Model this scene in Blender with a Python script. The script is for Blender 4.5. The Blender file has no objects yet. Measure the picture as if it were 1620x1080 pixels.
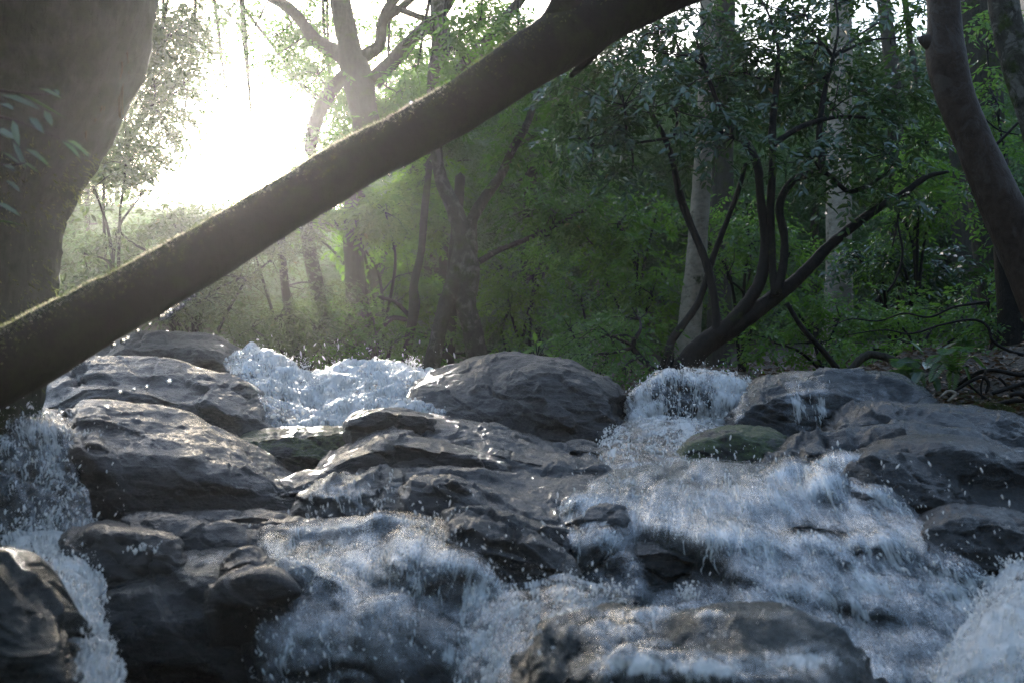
import bpy, math, random
import numpy as np
R_ = math.radians
rng = np.random.default_rng(7)
scene = bpy.context.scene
# ------------------------------------------------------------------ camera
CAM = np.array([0.0, 0.0, 1.6])
FPX = 1737.0                       # focal length in photo pixels (1620 wide)
PITCH = math.atan(80 / FPX)
cam_d = bpy.data.cameras.new('camera')
cam_d.sensor_width = 36.0
cam_d.lens = FPX / 1620 * 36
cam_d.clip_start = 0.05
cam_d.clip_end = 2000
cam_d.dof.use_dof = True
cam_d.dof.focus_distance = 8.0
cam_d.dof.aperture_fstop = 3.2
cam = bpy.data.objects.new('camera', cam_d)
scene.collection.objects.link(cam)
cam.location = CAM
cam.rotation_euler = (math.pi / 2 + PITCH, 0, 0)
scene.camera = cam
# ------------------------------------------------------------------ light
SUN_EL, SUN_AZ = R_(13.4), R_(-13.8)      # azimuth from +Y, negative = left
w = bpy.data.worlds.new('World')
scene.world = w
w.use_nodes = True
nt = w.node_tree
sky = nt.nodes.new('ShaderNodeTexSky')
sky.sky_type = 'NISHITA'
sky.sun_disc = False
sky.sun_elevation = SUN_EL
sky.sun_rotation = SUN_AZ
sky.altitude = 200
sky.air_density = 1.0
sky.dust_density = 1.6
sky.ozone_density = 1.2
bg = nt.nodes['Background']
bg.inputs['Strength'].default_value = 0.15
nt.links.new(sky.outputs[0], bg.inputs['Color'])
sun_d = bpy.data.lights.new('sun', 'SUN')
sun_d.energy = 4.5
sun_d.angle = R_(0.53)
sun_d.color = (1.0, 0.94, 0.85)
sun = bpy.data.objects.new('sun', sun_d)
scene.collection.objects.link(sun)
sun.location = (-8, 30, 12)
# lamp shines along its -Z: point -Z from the sun towards the scene
from mathutils import Vector
sdir = Vector((math.sin(SUN_AZ) * math.cos(SUN_EL), math.cos(SUN_AZ) * math.cos(SUN_EL), math.sin(SUN_EL)))
sun.rotation_euler = sdir.to_track_quat('Z', 'Y').to_euler()
scene.view_settings.view_transform = 'Standard'
scene.view_settings.look = 'None'
scene.view_settings.exposure = 2.2
scene.view_settings.gamma = 1.0
scene.cycles.use_denoising = True
scene.cycles.denoising_prefilter = 'NONE'
scene.cycles.use_adaptive_sampling = False
scene.cycles.max_bounces = 6
scene.cycles.diffuse_bounces = 3
scene.cycles.glossy_bounces = 3
scene.cycles.transmission_bounces = 4
scene.cycles.transparent_max_bounces = 12
scene.cycles.caustics_reflective = False
scene.cycles.caustics_refractive = False
scene.cycles.volume_step_rate = 4
# ------------------------------------------------------------------ helpers
ct, st = math.cos(PITCH), math.sin(PITCH)

def at(px, py, Y):
    """photo pixel + distance along +Y -> world point(s)"""
    px, py, Y = np.broadcast_arrays(np.asarray(px, float), np.asarray(py, float), np.asarray(Y, float))
    x = (px - 810) / FPX
    u = (540 - py) / FPX
    dy = ct - u * st
    dz = st + u * ct
    k = Y / dy
    return np.stack([x * k, Y, CAM[2] + dz * k], -1)

_P = rng.permutation(4096)
_P = np.concatenate([_P, _P])
_G = rng.normal(size=(4096, 3)); _G /= np.linalg.norm(_G, axis=1)[:, None]

def pnoise(p):
    p = np.asarray(p, float)
    i = np.floor(p).astype(np.int64)
    f = p - i
    i &= 4095
    u = f * f * f * (f * (f * 6 - 15) + 10)
    res = 0
    for dx in (0, 1):
        for dy in (0, 1):
            for dz in (0, 1):
                h = _P[(_P[(_P[(i[..., 0] + dx) & 4095] + i[..., 1] + dy) & 4095] + i[..., 2] + dz) & 4095]
                g = _G[h]
                d = g[..., 0] * (f[..., 0] - dx) + g[..., 1] * (f[..., 1] - dy) + g[..., 2] * (f[..., 2] - dz)
                wx = u[..., 0] if dx else 1 - u[..., 0]
                wy = u[..., 1] if dy else 1 - u[..., 1]
                wz = u[..., 2] if dz else 1 - u[..., 2]
                res = res + d * wx * wy * wz
    return res

def fbm(p, octv=4, lac=2.1, gain=0.5, ridge=False):
    a, s, t = 1.0, 0.0, 0.0
    p = np.asarray(p, float)
    for k in range(octv):
        n = pnoise(p + 17.3 * k)
        if ridge: n = 0.35 - np.abs(n)
        s = s + a * n
        a *= gain
        p = p * lac
    return s

def new_mesh(name, V, F, mat=None, smooth=True, attrs=None, uv=None):
    me = bpy.data.meshes.new(name)
    V = np.ascontiguousarray(V, np.float32)
    if isinstance(F, np.ndarray): F = [F]
    me.vertices.add(len(V))
    me.vertices.foreach_set('co', V.ravel())
    nl = sum(f.size for f in F); npoly = sum(len(f) for f in F)
    me.loops.add(nl); me.polygons.add(npoly)
    li = np.concatenate([f.ravel() for f in F]).astype(np.int32)
    tot = np.concatenate([np.full(len(f), f.shape[1]) for f in F]).astype(np.int32)
    stt = np.concatenate([[0], np.cumsum(tot)[:-1]]).astype(np.int32)
    me.loops.foreach_set('vertex_index', li)
    me.polygons.foreach_set('loop_start', stt)
    me.polygons.foreach_set('loop_total', tot)
    me.polygons.foreach_set('use_smooth', np.full(npoly, smooth))
    if attrs:
        for k, v in attrs.items():
            a = me.attributes.new(k, 'FLOAT', 'POINT')
            a.data.foreach_set('value', np.ascontiguousarray(v, np.float32))
    if uv is not None:
        l = me.uv_layers.new(name='UVMap')
        l.data.foreach_set('uv', np.ascontiguousarray(uv[li], np.float32).ravel())
    me.update()
    if mat: me.materials.append(mat)
    return me

def tag(o, label=None, cat=None, group=None, kind=None):
    if label: o['label'] = label
    if cat: o['category'] = cat
    if group: o['group'] = group
    if kind: o['kind'] = kind
    return o

def thing(name, loc, label, cat, group=None):
    o = bpy.data.objects.new(name, None)
    o.empty_display_size = 0.1
    scene.collection.objects.link(o)
    o.location = loc
    return tag(o, label, cat, group)

def obj(name, V, F, mat, parent=None, loc=None, **kw):
    """one mesh object; V in world coordinates, stored relative to its parent / its own base"""
    base = np.array(parent.location) if parent is not None else np.array(loc if loc is not None else (0, 0, 0), float)
    if parent is not None and parent.parent is not None: base = base + np.array(parent.parent.location)
    me = new_mesh(name, V - base, F, mat, **kw)
    o = bpy.data.objects.new(name, me)
    scene.collection.objects.link(o)
    if parent is not None: o.parent = parent
    else: o.location = base
    return o

def grid_faces(M, N, closed=False):
    i = np.arange(M - 1)[:, None]; j = np.arange(N if closed else N - 1)[None, :]
    j2 = (j + 1) % N
    return np.stack([i * N + j, i * N + j2, (i + 1) * N + j2, (i + 1) * N + j], -1).reshape(-1, 4)

def grid_normals(W):
    du = np.gradient(W, axis=1); dv = np.gradient(W, axis=0)
    n = np.cross(du, dv)
    n /= np.linalg.norm(n, axis=-1, keepdims=True) + 1e-12
    return n

def catmull(P, t, x):
    """P (K,...) control values at params t, evaluated at x"""
    P = np.asarray(P, float); t = np.asarray(t, float); K = len(P)
    if K == 2:
        k = ((x - t[0]) / (t[1] - t[0])).reshape((-1,) + (1,) * (P.ndim - 1))
        return P[0] * (1 - k) + P[1] * k
    tt = t.reshape((-1,) + (1,) * (P.ndim - 1))
    m = np.zeros_like(P)
    m[1:-1] = (P[2:] - P[:-2]) / (tt[2:] - tt[:-2])
    m[0] = (P[1] - P[0]) / (tt[1] - tt[0]); m[-1] = (P[-1] - P[-2]) / (tt[-1] - tt[-2])
    i = np.clip(np.searchsorted(t, x, side='right') - 1, 0, K - 2)
    h = (t[i + 1] - t[i]); s = (x - t[i]) / h
    sh = (-1,) + (1,) * (P.ndim - 1)
    s = s.reshape(sh); h = h.reshape(sh)
    return ((2 * s**3 - 3 * s**2 + 1) * P[i] + (s**3 - 2 * s**2 + s) * h * m[i]
            + (-2 * s**3 + 3 * s**2) * P[i + 1] + (s**3 - s**2) * h * m[i + 1])

def rowpts(s, Y):
    p = np.array([[float(a) for a in q.split(',')] for q in s.split()])
    n = len(p)
    if p.shape[1] == 2:
        Ys = np.linspace(Y[0], Y[1], n) if isinstance(Y, (tuple, list)) else np.full(n, float(Y))
        p = np.concatenate([p, Ys[:, None]], 1)
    return p

def loft(rows, N, M, crisp=0.0):
    g = []
    for Y, s in rows:
        p = rowpts(s, Y)
        t = np.concatenate([[0], np.cumsum(np.linalg.norm(np.diff(p[:, :2], axis=0), axis=1))]); t /= t[-1]
        g.append(catmull(p, t, np.linspace(0, 1, N)))
    g = np.array(g)
    if len(g) == 1: return g
    d = np.linalg.norm(np.diff(g[..., :2], axis=0), axis=-1).mean(1) + 60 * np.abs(np.diff(g[..., 2], axis=0)).mean(1)
    t = np.concatenate([[0], np.cumsum(d)]); t /= t[-1]
    c = catmull(g, t, np.linspace(0, 1, M))
    if crisp:
        x = np.linspace(0, 1, M); i = np.clip(np.searchsorted(t, x, side='right') - 1, 0, len(t) - 2)
        k = ((x - t[i]) / (t[i + 1] - t[i]))[:, None, None]
        c = c * (1 - crisp) + (g[i] * (1 - k) + g[i + 1] * k) * crisp
    return c

# ------------------------------------------------------------------ material builder
class NB:
    def __init__(s, name):
        s.m = bpy.data.materials.new(name); s.m.use_nodes = True
        s.t = s.m.node_tree; s.t.nodes.clear()
        s.out = s.t.nodes.new('ShaderNodeOutputMaterial')
    def n(s, typ, **kw):
        x = s.t.nodes.new('ShaderNode' + typ)
        for k, v in kw.items():
            if k.startswith('i_'):
                key = k[2:].replace('_', ' ')
                s.put(x, key, v)
            else: setattr(x, k, v)
        return x
    def put(s, x, key, v):
        sock = x.inputs[int(key)] if key.isdigit() else x.inputs[key]
        if hasattr(v, 'is_linked') or hasattr(v, 'links'): s.t.links.new(v, sock)
        elif hasattr(v, 'outputs'): s.t.links.new(v.outputs[0], sock)
        else: sock.default_value = v
    def noise(s, vec, scale, detail=4, rough=0.55, dist=0.0):
        return s.n('TexNoise', i_Vector=vec, i_Scale=scale, i_Detail=detail, i_Roughness=rough, i_Distortion=dist).outputs[0]
    def ramp(s, fac, stops, interp='LINEAR'):
        r = s.n('ValToRGB', i_Fac=fac); cr = r.color_ramp; cr.interpolation = interp
        while len(cr.elements) < len(stops): cr.elements.new(0.5)
        for e, (p, c) in zip(cr.elements, stops):
            e.position = p; e.color = (c, c, c, 1) if isinstance(c, (int, float)) else (*c, 1)
        return r.outputs[0]
    def mix(s, f, a, b, blend='MIX'):
        x = s.n('MixRGB', blend_type=blend)
        s.put(x, 'Fac', f)
        for k, v in (('Color1', a), ('Color2', b)):
            s.put(x, k, (*v, 1) if isinstance(v, tuple) and len(v) == 3 else v)
        return x.outputs[0]
    def math(s, op, a, b=0.0, clamp=False):
        x = s.n('Math', operation=op, use_clamp=clamp); s.put(x, '0', a); s.put(x, '1', b); return x.outputs[0]
    def coord(s, kind='Object'): return s.n('TexCoord').outputs[kind]
    def geo(s, k='Position'): return s.n('NewGeometry').outputs[k]
    def mapping(s, vec, sc=(1, 1, 1), rot=(0, 0, 0)):
        return s.n('Mapping', i_Vector=vec, i_Scale=sc, i_Rotation=rot).outputs[0]
    def attr(s, k): return s.n('Attribute', attribute_name=k).outputs['Fac']
    def bump(s, h, strength=0.5, dist=0.02, nrm=None):
        b = s.n('Bump', i_Height=h, i_Strength=strength, i_Distance=dist)
        if nrm is not None: s.put(b, 'Normal', nrm)
        return b.outputs[0]
    def done(s, sh): s.put(s.out, 'Surface', sh); return s.m

def rock_mat(name, c_dark=(0.018, 0.018, 0.017), c_mid=(0.055, 0.053, 0.05), c_lite=(0.15, 0.145, 0.14), moss=0.0, rough=(0.28, 0.62), wet=0.4):
    b = NB(name)
    p = b.geo()
    pst = b.mapping(p, (1.0, 1.0, 3.2), (0.25, 0.32, 0.0))
    big = b.noise(pst, 2.6, 6, 0.62, 0.6)
    med = b.noise(pst, 11, 7, 0.65, 0.3)
    fine = b.noise(p, 90, 5, 0.7)
    vein = b.noise(b.mapping(p, (2, 2, 14), (0.25, 0.32, 0)), 5, 6, 0.7, 1.2)
    col = b.ramp(b.math('ADD', b.math('MULTIPLY', med, 0.6), b.math('MULTIPLY', big, 0.45)), [(0.34, c_dark), (0.52, c_mid), (0.70, c_lite)])
    col = b.mix(b.ramp(fine, [(0.5, 0.0), (0.68, 0.55)]), col, (c_lite[0] * 1.35, c_lite[1] * 1.35, c_lite[2] * 1.3))
    col = b.mix(b.ramp(fine, [(0.30, 0.6), (0.42, 0.0)]), col, c_dark)
    col = b.mix(b.ramp(vein, [(0.60, 0.0), (0.70, 0.35)]), col, c_lite)
    nz = b.n('SeparateXYZ', i_Vector=b.geo('Normal')).outputs['Z']
    if moss > 0:
        mm = b.math('MULTIPLY', b.ramp(nz, [(0.15, 0.0), (0.65, 1.0)]), b.ramp(b.noise(p, 4.5, 6, 0.65), [(0.62 - 0.3 * moss, 0.0), (0.72 - 0.3 * moss, 1.0)]))
        mcol = b.ramp(b.noise(p, 60, 3), [(0.3, (0.012, 0.02, 0.006)), (0.7, (0.06, 0.085, 0.018))])
        col = b.mix(mm, col, mcol)
    ro = b.ramp(b.math('ADD', b.math('MULTIPLY', big, 0.5), b.math('MULTIPLY', fine, 0.5)), [(0.38, rough[0]), (0.62, rough[1])])
    h = b.math('ADD', b.math('MULTIPLY', med, 1.0), b.math('MULTIPLY', vein, 0.5))
    nrm = b.bump(h, 0.55, 0.05)
    nrm = b.bump(b.noise(p, 55, 6, 0.72), 0.6, 0.012, nrm)
    pr = b.n('BsdfPrincipled', i_Base_Color=col, i_Roughness=ro, i_Normal=nrm, i_Coat_Weight=wet * 0.8, i_Coat_Roughness=0.15, i_Specular_IOR_Level=0.18)
    b.put(pr, 'Coat Normal', nrm)
    return b.done(pr)

def bark_mat(name, c1, c2, c3=None, vscale=(9, 9, 1.6), moss=0.0, bump=0.6, spots=None, rough=0.85, mossc=(0.045, 0.06, 0.015)):
    b = NB(name)
    p = b.coord('Object')
    q = b.mapping(p, vscale)
    n1 = b.noise(q, 3.0, 6, 0.65, 0.5)
    n2 = b.noise(p, 22, 5, 0.65)
    col = b.ramp(n1, [(0.3, c1), (0.65, c2)])
    col = b.mix(b.ramp(n2, [(0.4, 0.0), (0.7, 0.5)]), col, c3 or c2)
    if spots:
        sp = b.noise(b.mapping(p, (1, 1, 0.8)), 6, 5, 0.7, 0.8)
        col = b.mix(b.ramp(sp, [(0.52, 0.0), (0.60, 0.75)]), col, spots)
        sp2 = b.noise(b.mapping(p, (1, 1, 0.8)), 4.1, 6, 0.7, 1.0)
        col = b.mix(b.ramp(sp2, [(0.60, 0.0), (0.66, 0.8)]), col, c1)
    if moss > 0:
        mm = b.ramp(b.noise(p, 5, 6, 0.7), [(0.65 - 0.35 * moss, 0.0), (0.75 - 0.3 * moss, 1.0)])
        mc = b.mix(b.ramp(n2, [(0.3, 0.0), (0.7, 1.0)]), (mossc[0] * 0.3, mossc[1] * 0.3, mossc[2] * 0.3), mossc)
        col = b.mix(mm, col, mc)
    h = b.math('ADD', n1, b.math('MULTIPLY', n2, 0.5))
    pr = b.n('BsdfPrincipled', i_Base_Color=col, i_Roughness=rough, i_Normal=b.bump(h, bump, 0.03), i_Specular_IOR_Level=0.12)
    return b.done(pr)

def leaf_mat(name, c1, c2, c3, trans=0.4, rough=0.34, tc=(0.16, 0.26, 0.03), spec=0.5):
    b = NB(name)
    r = b.attr('rnd')
    col = b.ramp(r, [(0.0, c1), (0.55, c2), (0.97, c3), (1.0, (0.12, 0.06, 0.02))])
    pr = b.n('BsdfPrincipled', i_Base_Color=col, i_Roughness=rough)
    b.put(pr, 'Specular IOR Level', spec)
    tcol = b.mix(r, tuple(c * 0.6 for c in tc), tc)
    tr = b.n('BsdfTranslucent', i_Color=tcol)
    return b.done(b.n('MixShader', i_0=trans, i_1=pr, i_2=tr))
# ------------------------------------------------------------------ ground (one sheet) and hills
def bed_z(y):
    return np.interp(y, [-30, 0, 2.6, 3.6, 4.3, 5.2, 6.2, 7.5, 9, 12, 20, 40, 60, 140],
                     [0.2, 0.35, 0.50, 0.62, 0.80, 1.00, 1.20, 1.42, 1.62, 1.80, 2.1, 2.9, 4.5, 9.0])

def ground_z(x, y):
    z = bed_z(y)
    zl = np.clip((-x - 2.3 - 0.10 * np.clip(y, 0, 20)) / 3.0, 0, 1)
    z = z + (zl * zl * (3 - 2 * zl)) * np.interp(y, [0, 6, 12, 30], [1.6, 0.9, 0.8, 0.8])
    zr = np.clip((x - 2.3 - 0.03 * np.clip(y, 0, 20)) / 2.6, 0, 1)
    z = z + (zr * zr * (3 - 2 * zr)) * np.interp(y, [0, 6, 12, 30], [1.5, 0.62, 0.3, 0.4])
    # valley sides further out; unseen rise behind the camera added to block sky light
    side = np.clip((np.abs(x) - 9) / 30, 0, 1)
    z = z + 9 * side ** 1.4 * np.where(x > 0, 1.25, 0.45)
    z = z + 13 * np.clip((-y - 3) / 16, 0, 1) ** 1.1
    far = np.clip((y - 32) / 40, 0, 1)
    z = z + far * np.interp(x, [-40, -25, -12, 0, 20, 60], [6, 6, 6.5, 9, 13, 16])
    p = np.stack([x, y, 0 * x], -1)
    z = z + 0.10 * fbm(p * 1.1, 4) + 0.5 * np.clip((np.hypot(x, y - 6) - 8) / 20, 0, 1) * fbm(p * 0.22 + 9, 3)
    return z

def soil_mat():
    b = NB('forest_soil')
    p = b.geo()
    n1 = b.noise(p, 3, 6, 0.65); n2 = b.noise(p, 34, 6, 0.75); v = b.n('TexVoronoi', i_Vector=p, i_Scale=24.0, feature='F1')
    col = b.ramp(n1, [(0.3, (0.016, 0.012, 0.008)), (0.6, (0.045, 0.032, 0.02))])
    col = b.mix(b.ramp(n2, [(0.45, 0.0), (0.7, 0.8)]), col, (0.10, 0.065, 0.035))
    col = b.mix(b.ramp(v.outputs['Color'], [(0.3, 0.0), (0.9, 0.45)]), col, (0.05, 0.045, 0.016))
    pr = b.n('BsdfPrincipled', i_Base_Color=col, i_Roughness=0.75, i_Normal=b.bump(b.math('ADD', n2, v.outputs['Distance']), 0.8, 0.05))
    return b.done(pr)

def sheet_axis(lo, hi, fine_lo, fine_hi, step, grow=1.18):
    a = list(np.arange(fine_lo, fine_hi, step))
    s = step; x = fine_hi
    while x < hi: a.append(x); s *= grow; x += s
    a.append(hi); s = step; x = fine_lo; l = []
    while True:
        s *= grow; x -= s
        if x < lo: break
        l.append(x)
    return np.array([lo] + l[::-1] + a)

gx = sheet_axis(-68, 68, -6, 7, 0.09); gy = sheet_axis(-30, 98, 1.5, 12, 0.09)
GX, GY = np.meshgrid(gx, gy)
GZ = ground_z(GX, GY)
V = np.stack([GX, GY, GZ], -1).reshape(-1, 3)
ground = obj('ground', V, grid_faces(*GX.shape), soil_mat())
tag(ground, kind='structure')

# ------------------------------------------------------------------ boulders
MR = {
    'slick': rock_mat('slick_green_black_rock', (0.002, 0.003, 0.0022), (0.006, 0.008, 0.006), (0.02, 0.024, 0.02), rough=(0.2, 0.45), wet=0.35),
    'grey': rock_mat('wet_gneiss', (0.003, 0.003, 0.003), (0.009, 0.0088, 0.0088), (0.042, 0.041, 0.041), wet=0.9),
    'dark': rock_mat('dark_wet_rock', (0.003, 0.003, 0.0028), (0.007, 0.0067, 0.006), (0.026, 0.0245, 0.022), rough=(0.22, 0.5), wet=0.7),
    'lite': rock_mat('dry_topped_gneiss', (0.006, 0.006, 0.0058), (0.018, 0.0178, 0.017), (0.07, 0.068, 0.066), rough=(0.40, 0.7), wet=0.5),
    'moss': rock_mat('mossy_rock', (0.005, 0.005, 0.0045), (0.014, 0.0135, 0.012), (0.045, 0.043, 0.04), moss=0.7, wet=0.3),
}
STRATA = np.array([0.34, -0.20, 0.92]); STRATA /= np.linalg.norm(STRATA)

_e1 = np.cross(STRATA, [0, 1.0, 0]); _e1 /= np.linalg.norm(_e1); _e2 = np.cross(STRATA, _e1)
def blocks(W, freq, seed, tilt=0.5, flat=2.4, edge=0.10):
    """broken layered blocks: each cell of a flattened cell pattern is its own tilted plane, with a narrow step between"""
    p = np.stack([W @ _e1 * freq, W @ _e2 * freq, W @ STRATA * freq * flat], -1) + seed * 7.13
    p = p + 0.30 * np.stack([fbm(p * 0.9 + 13 * q, 3) for q in range(3)], -1)
    i = np.floor(p).astype(np.int64)
    sh = p.shape[:-1]
    best = np.full(sh, 1e9); sec = np.full(sh, 1e9); v1 = np.zeros(sh); v2 = np.zeros(sh)
    for dx in (-1, 0, 1):
        for dy in (-1, 0, 1):
            for dz in (-1, 0, 1):
                c = i + np.array([dx, dy, dz])
                h = _P[(_P[(_P[c[..., 0] & 4095] + c[..., 1]) & 4095] + c[..., 2]) & 4095]
                df = p - (c + 0.5 + 0.42 * np.clip(_G[h], -1, 1))
                d = np.sqrt((df ** 2).sum(-1))
                g = _G[(h * 7 + 3) & 4095]
                val = tilt * (df * g).sum(-1) + 0.55 * _G[(h * 5 + 1) & 4095, 0]
                cl = d < best; c2 = (~cl) & (d < sec)
                sec = np.where(cl, best, np.where(c2, d, sec)); v2 = np.where(cl, v1, np.where(c2, val, v2))
                best = np.where(cl, d, best); v1 = np.where(cl, val, v1)
    e = np.clip((sec - best) / edge, 0, 1); e = e * e * (3 - 2 * e)
    return v1 * (0.5 + 0.5 * e) + v2 * (0.5 - 0.5 * e), e

def rock_disp(Wp, nrm, amp, strata, seed, freq=2.0):
    p = Wp + seed * 3.7
    d = amp * 0.7 * fbm(p * freq, 3)
    b1, e1 = blocks(Wp, 1.7, seed, 0.5, 2.2, 0.12)
    b2, e2 = blocks(Wp, 4.2, seed + 3, 0.55, 2.8, 0.14)
    b3, e3 = blocks(Wp, 11.0, seed + 6, 0.6, 2.6, 0.2)
    m = np.clip(0.6 + 1.2 * fbm(p * 1.7 + 3, 2), 0.1, 1.2)
    d = d + amp * 1.5 * b1 + (amp * 0.55 + strata * 0.6) * b2 * m + strata * 0.30 * b3 * m
    # the foliation: long shallow ledges and hairline grooves
    q = p @ STRATA * 15.0 + 1.5 * fbm(p * 1.2 + 31, 4)
    s = q - np.floor(q)
    saw = np.where(s < 0.86, s / 0.86, (1 - s) / 0.14)
    d = d + 0.55 * strata * (saw - 0.5) * np.clip(0.3 + 1.5 * fbm(p * 1.3 + 57, 2), 0, 1)
    d = d + 0.016 * fbm(p * np.array([6, 6, 11]), 4) + 0.006 * fbm(p * 22, 3)
    d = d - 0.016 * (1 - np.clip(e1 * 1.6, 0, 1)) * m - 0.010 * (1 - np.clip(e2 * 1.6, 0, 1)) * m
    c = np.abs(fbm(p * np.array([0.8, 0.8, 2.6]) + 50, 3) - 0.12)
    d = d - 0.02 * np.clip(1 - c / 0.02, 0, 1) * np.clip(fbm(p * 0.9 + 91, 2) * 4, 0, 1)
    return d

def rock(label, rows, T=0.9, mat='grey', amp=0.035, strata=0.03, seed=0, res=3.2, drop=0.5, roll=1.0, name='boulder', cat='boulder', freq=2.0, kind=None, group='boulders in the stream bed'):
    lens = [np.linalg.norm(np.diff(rowpts(s, Y)[:, :2], axis=0), axis=1).sum() for Y, s in rows]
    res = res * 0.72
    N = int(np.clip(max(lens) / res, 40, 400))
    pts = [rowpts(s, Y) for Y, s in rows]
    hgt = max(p[:, 1].max() for p in pts) - min(p[:, 1].min() for p in pts)
    M = int(np.clip(hgt / res * 1.6, 50, 300))
    G = loft(rows, N, M, 0.85)
    u = np.abs(np.linspace(-1, 1, N))
    G[..., 2] += roll * T * 0.25 * np.clip((u - 0.88) / 0.12, 0, 1)[None, :] ** 1.5
    W = at(G[..., 0], G[..., 1], G[..., 2])
    n = grid_normals(W)
    if ((CAM - W) * n).sum(-1).mean() < 0: n = -n
    # displacement fades at the top row so the traced skyline stays put, but keeps a little
    fade = np.clip(np.arange(M) / (M * 0.10), 0.45, 1)[:, None]
    d = rock_disp(W, n, amp, strata, seed, freq) * fade
    W = W + n * d[..., None]
    front = W.copy()
    # back side, rounded over and down to the bed
    back = []
    for t in np.linspace(1, 0.08, 12):
        b_ = W[0] + np.stack([0 * W[0, :, 0], T * (0.10 * t + 0.90 * t ** 1.3) + 0 * W[0, :, 0], -(0.10 * t + 0.9 * t ** 3) * drop + 0 * W[0, :, 0]], -1)
        b_ = b_ + 0.03 * fbm(b_ * 2.5 + seed, 3)[:, None] * np.array([0, 0, 1.0])
        back.append(b_)
    tuck = [W[-1] + np.array([0, 0.06 * k, -0.12 * k]) for k in (1, 2, 3)]
    A = np.concatenate([np.array(back), W, np.array(tuck)], 0)
    # side walls: run the end columns back and down
    L = [A[:, 0] + np.array([0.02 * k, 0.2 * k * T, -0.07 * k * k * drop * 0.5]) for k in (4, 3, 2, 1)]
    Rr = [A[:, -1] + np.array([-0.02 * k, 0.2 * k * T, -0.07 * k * k * drop * 0.5]) for k in (1, 2, 3, 4)]
    A = np.concatenate([np.array(L).transpose(1, 0, 2), A, np.array(Rr).transpose(1, 0, 2)], 1)
    V = A.reshape(-1, 3)
    base = V.mean(0); base[2] = V[:, 2].min()
    o = obj(name, V, grid_faces(*A.shape[:2])[:, ::-1], MR[mat], loc=base)
    if kind: tag(o, kind=kind)
    else: tag(o, label, cat, group)
    return front

r_backleft = rock('brown rounded boulder behind the leaning log, left of the white torrent', [
    (9.0, '150,560 185,532 230,520 300,522 350,532 385,556 405,590'), (8.4, '140,580 200,552 300,545 370,560 420,600'),
    (8.2, '140,640 250,640 330,640 430,650')], T=1.6, mat='lite', amp=0.05, strata=0.03, seed=1)
r_left_up = rock('long grey boulder under the log with two pale ridges across its top', [
    ((6.7, 6.4), '20,640 60,607 110,575 150,562 200,564 262,568 330,588 378,596 405,620 432,655 446,676'),
    ((6.2, 6.2), '20,655 80,615 140,592 200,596 262,606 330,618 380,634 425,664 450,682'),
    ((5.9, 6.0), '20,668 80,640 150,612 220,618 300,640 370,655 420,676 450,690'),
    (5.85, '20,700 120,690 250,690 370,700 455,712'), (5.8, '20,740 200,745 460,740')], T=1.2, mat='grey', amp=0.04, strata=0.035, seed=2)
r_left_slab = rock('big grey slab boulder with a pale sloping face, right of the left waterfall', [
    ((5.0, 5.3), '98,668 112,648 132,632 180,630 228,638 262,645 300,655 335,672 372,690 400,706 440,732 480,756 530,772'),
    ((4.75, 4.9), '100,690 130,662 180,664 250,680 330,700 400,730 460,758 535,780'),
    ((4.42, 4.6), '104,720 150,706 175,720 220,722 280,728 340,742 400,756 460,775 540,790'),
    ((4.36, 4.5), '104,745 150,745 200,752 280,758 350,770 420,782 545,800'),
    ((4.34, 4.45), '108,800 200,800 300,806 420,812 550,815'), (4.36, '112,850 300,850 555,840')],
    T=1.0, mat='grey', amp=0.028, strata=0.04, seed=3, res=2.6)
r_mossy = rock('low dark rock with a mossy top edge at the foot of the torrent', [
    (5.9, '372,690 400,680 440,673 500,670 545,669 590,672 610,680'), (5.6, '372,700 430,688 500,682 560,682 612,690'),
    (5.5, '372,725 440,722 520,722 615,722'), (5.5, '372,760 500,760 620,760')], T=0.7, mat='moss', amp=0.03, strata=0.02, seed=4)
r_center_top = rock('small black rock poking out just below the torrent', [
    (5.75, '548,662 565,650 590,643 630,641 662,646 690,655'), (5.5, '545,668 590,652 640,652 695,662'), (5.45, '545,690 620,690 700,690')],
    T=0.5, mat='dark', amp=0.02, strata=0.02, seed=5)
r_center = rock('broad layered slab in mid stream running down to the right', [
    ((5.6, 6.2), '496,748 525,722 560,700 600,678 632,664 670,655 720,660 770,666 800,672 840,688 880,700 930,706 965,722 985,742'),
    ((5.2, 5.6), '496,752 530,730 580,702 620,690 680,680 740,684 800,696 860,712 930,726 990,746'),
    ((4.9, 5.2), '498,755 540,738 590,712 620,702 690,702 750,716 820,732 900,736 995,750'),
    ((4.72, 5.0), '500,762 550,752 600,738 640,728 700,730 760,742 840,752 920,752 1000,756'),
    ((4.65, 4.85), '505,790 580,785 650,778 740,776 840,778 1005,775')], T=0.9, mat='grey', amp=0.03, strata=0.035, seed=6, res=2.6)
r_center_low = rock('low shelf of pale wet rock below the mid stream slab', [
    ((4.75, 4.8), '640,742 690,738 740,742 800,748 860,752 930,756 1000,768'),
    ((4.35, 4.4), '630,752 700,752 760,764 820,780 900,790 1000,792'),
    ((4.2, 4.25), '625,765 690,772 740,786 800,800 870,806 1000,806'),
    (4.15, '620,800 720,812 800,822 1000,826'), (4.15, '620,850 800,855 1000,850')], T=0.6, mat='grey', amp=0.028, strata=0.03, seed=7, res=2.6)
r_center_mid = rock('dark broken rock ledge left of the pale shelf in mid stream', [
    ((4.75, 4.7), '470,800 505,772 560,756 600,748 640,742 690,748 730,768'),
    ((4.4, 4.4), '465,815 510,790 560,776 610,768 670,776 740,792'),
    ((4.25, 4.25), '460,840 520,820 580,812 640,806 700,814 760,820'),
    (4.2, '455,880 560,860 660,856 780,860')], T=0.6, mat='dark', amp=0.045, strata=0.04, seed=8, res=2.6)
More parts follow.
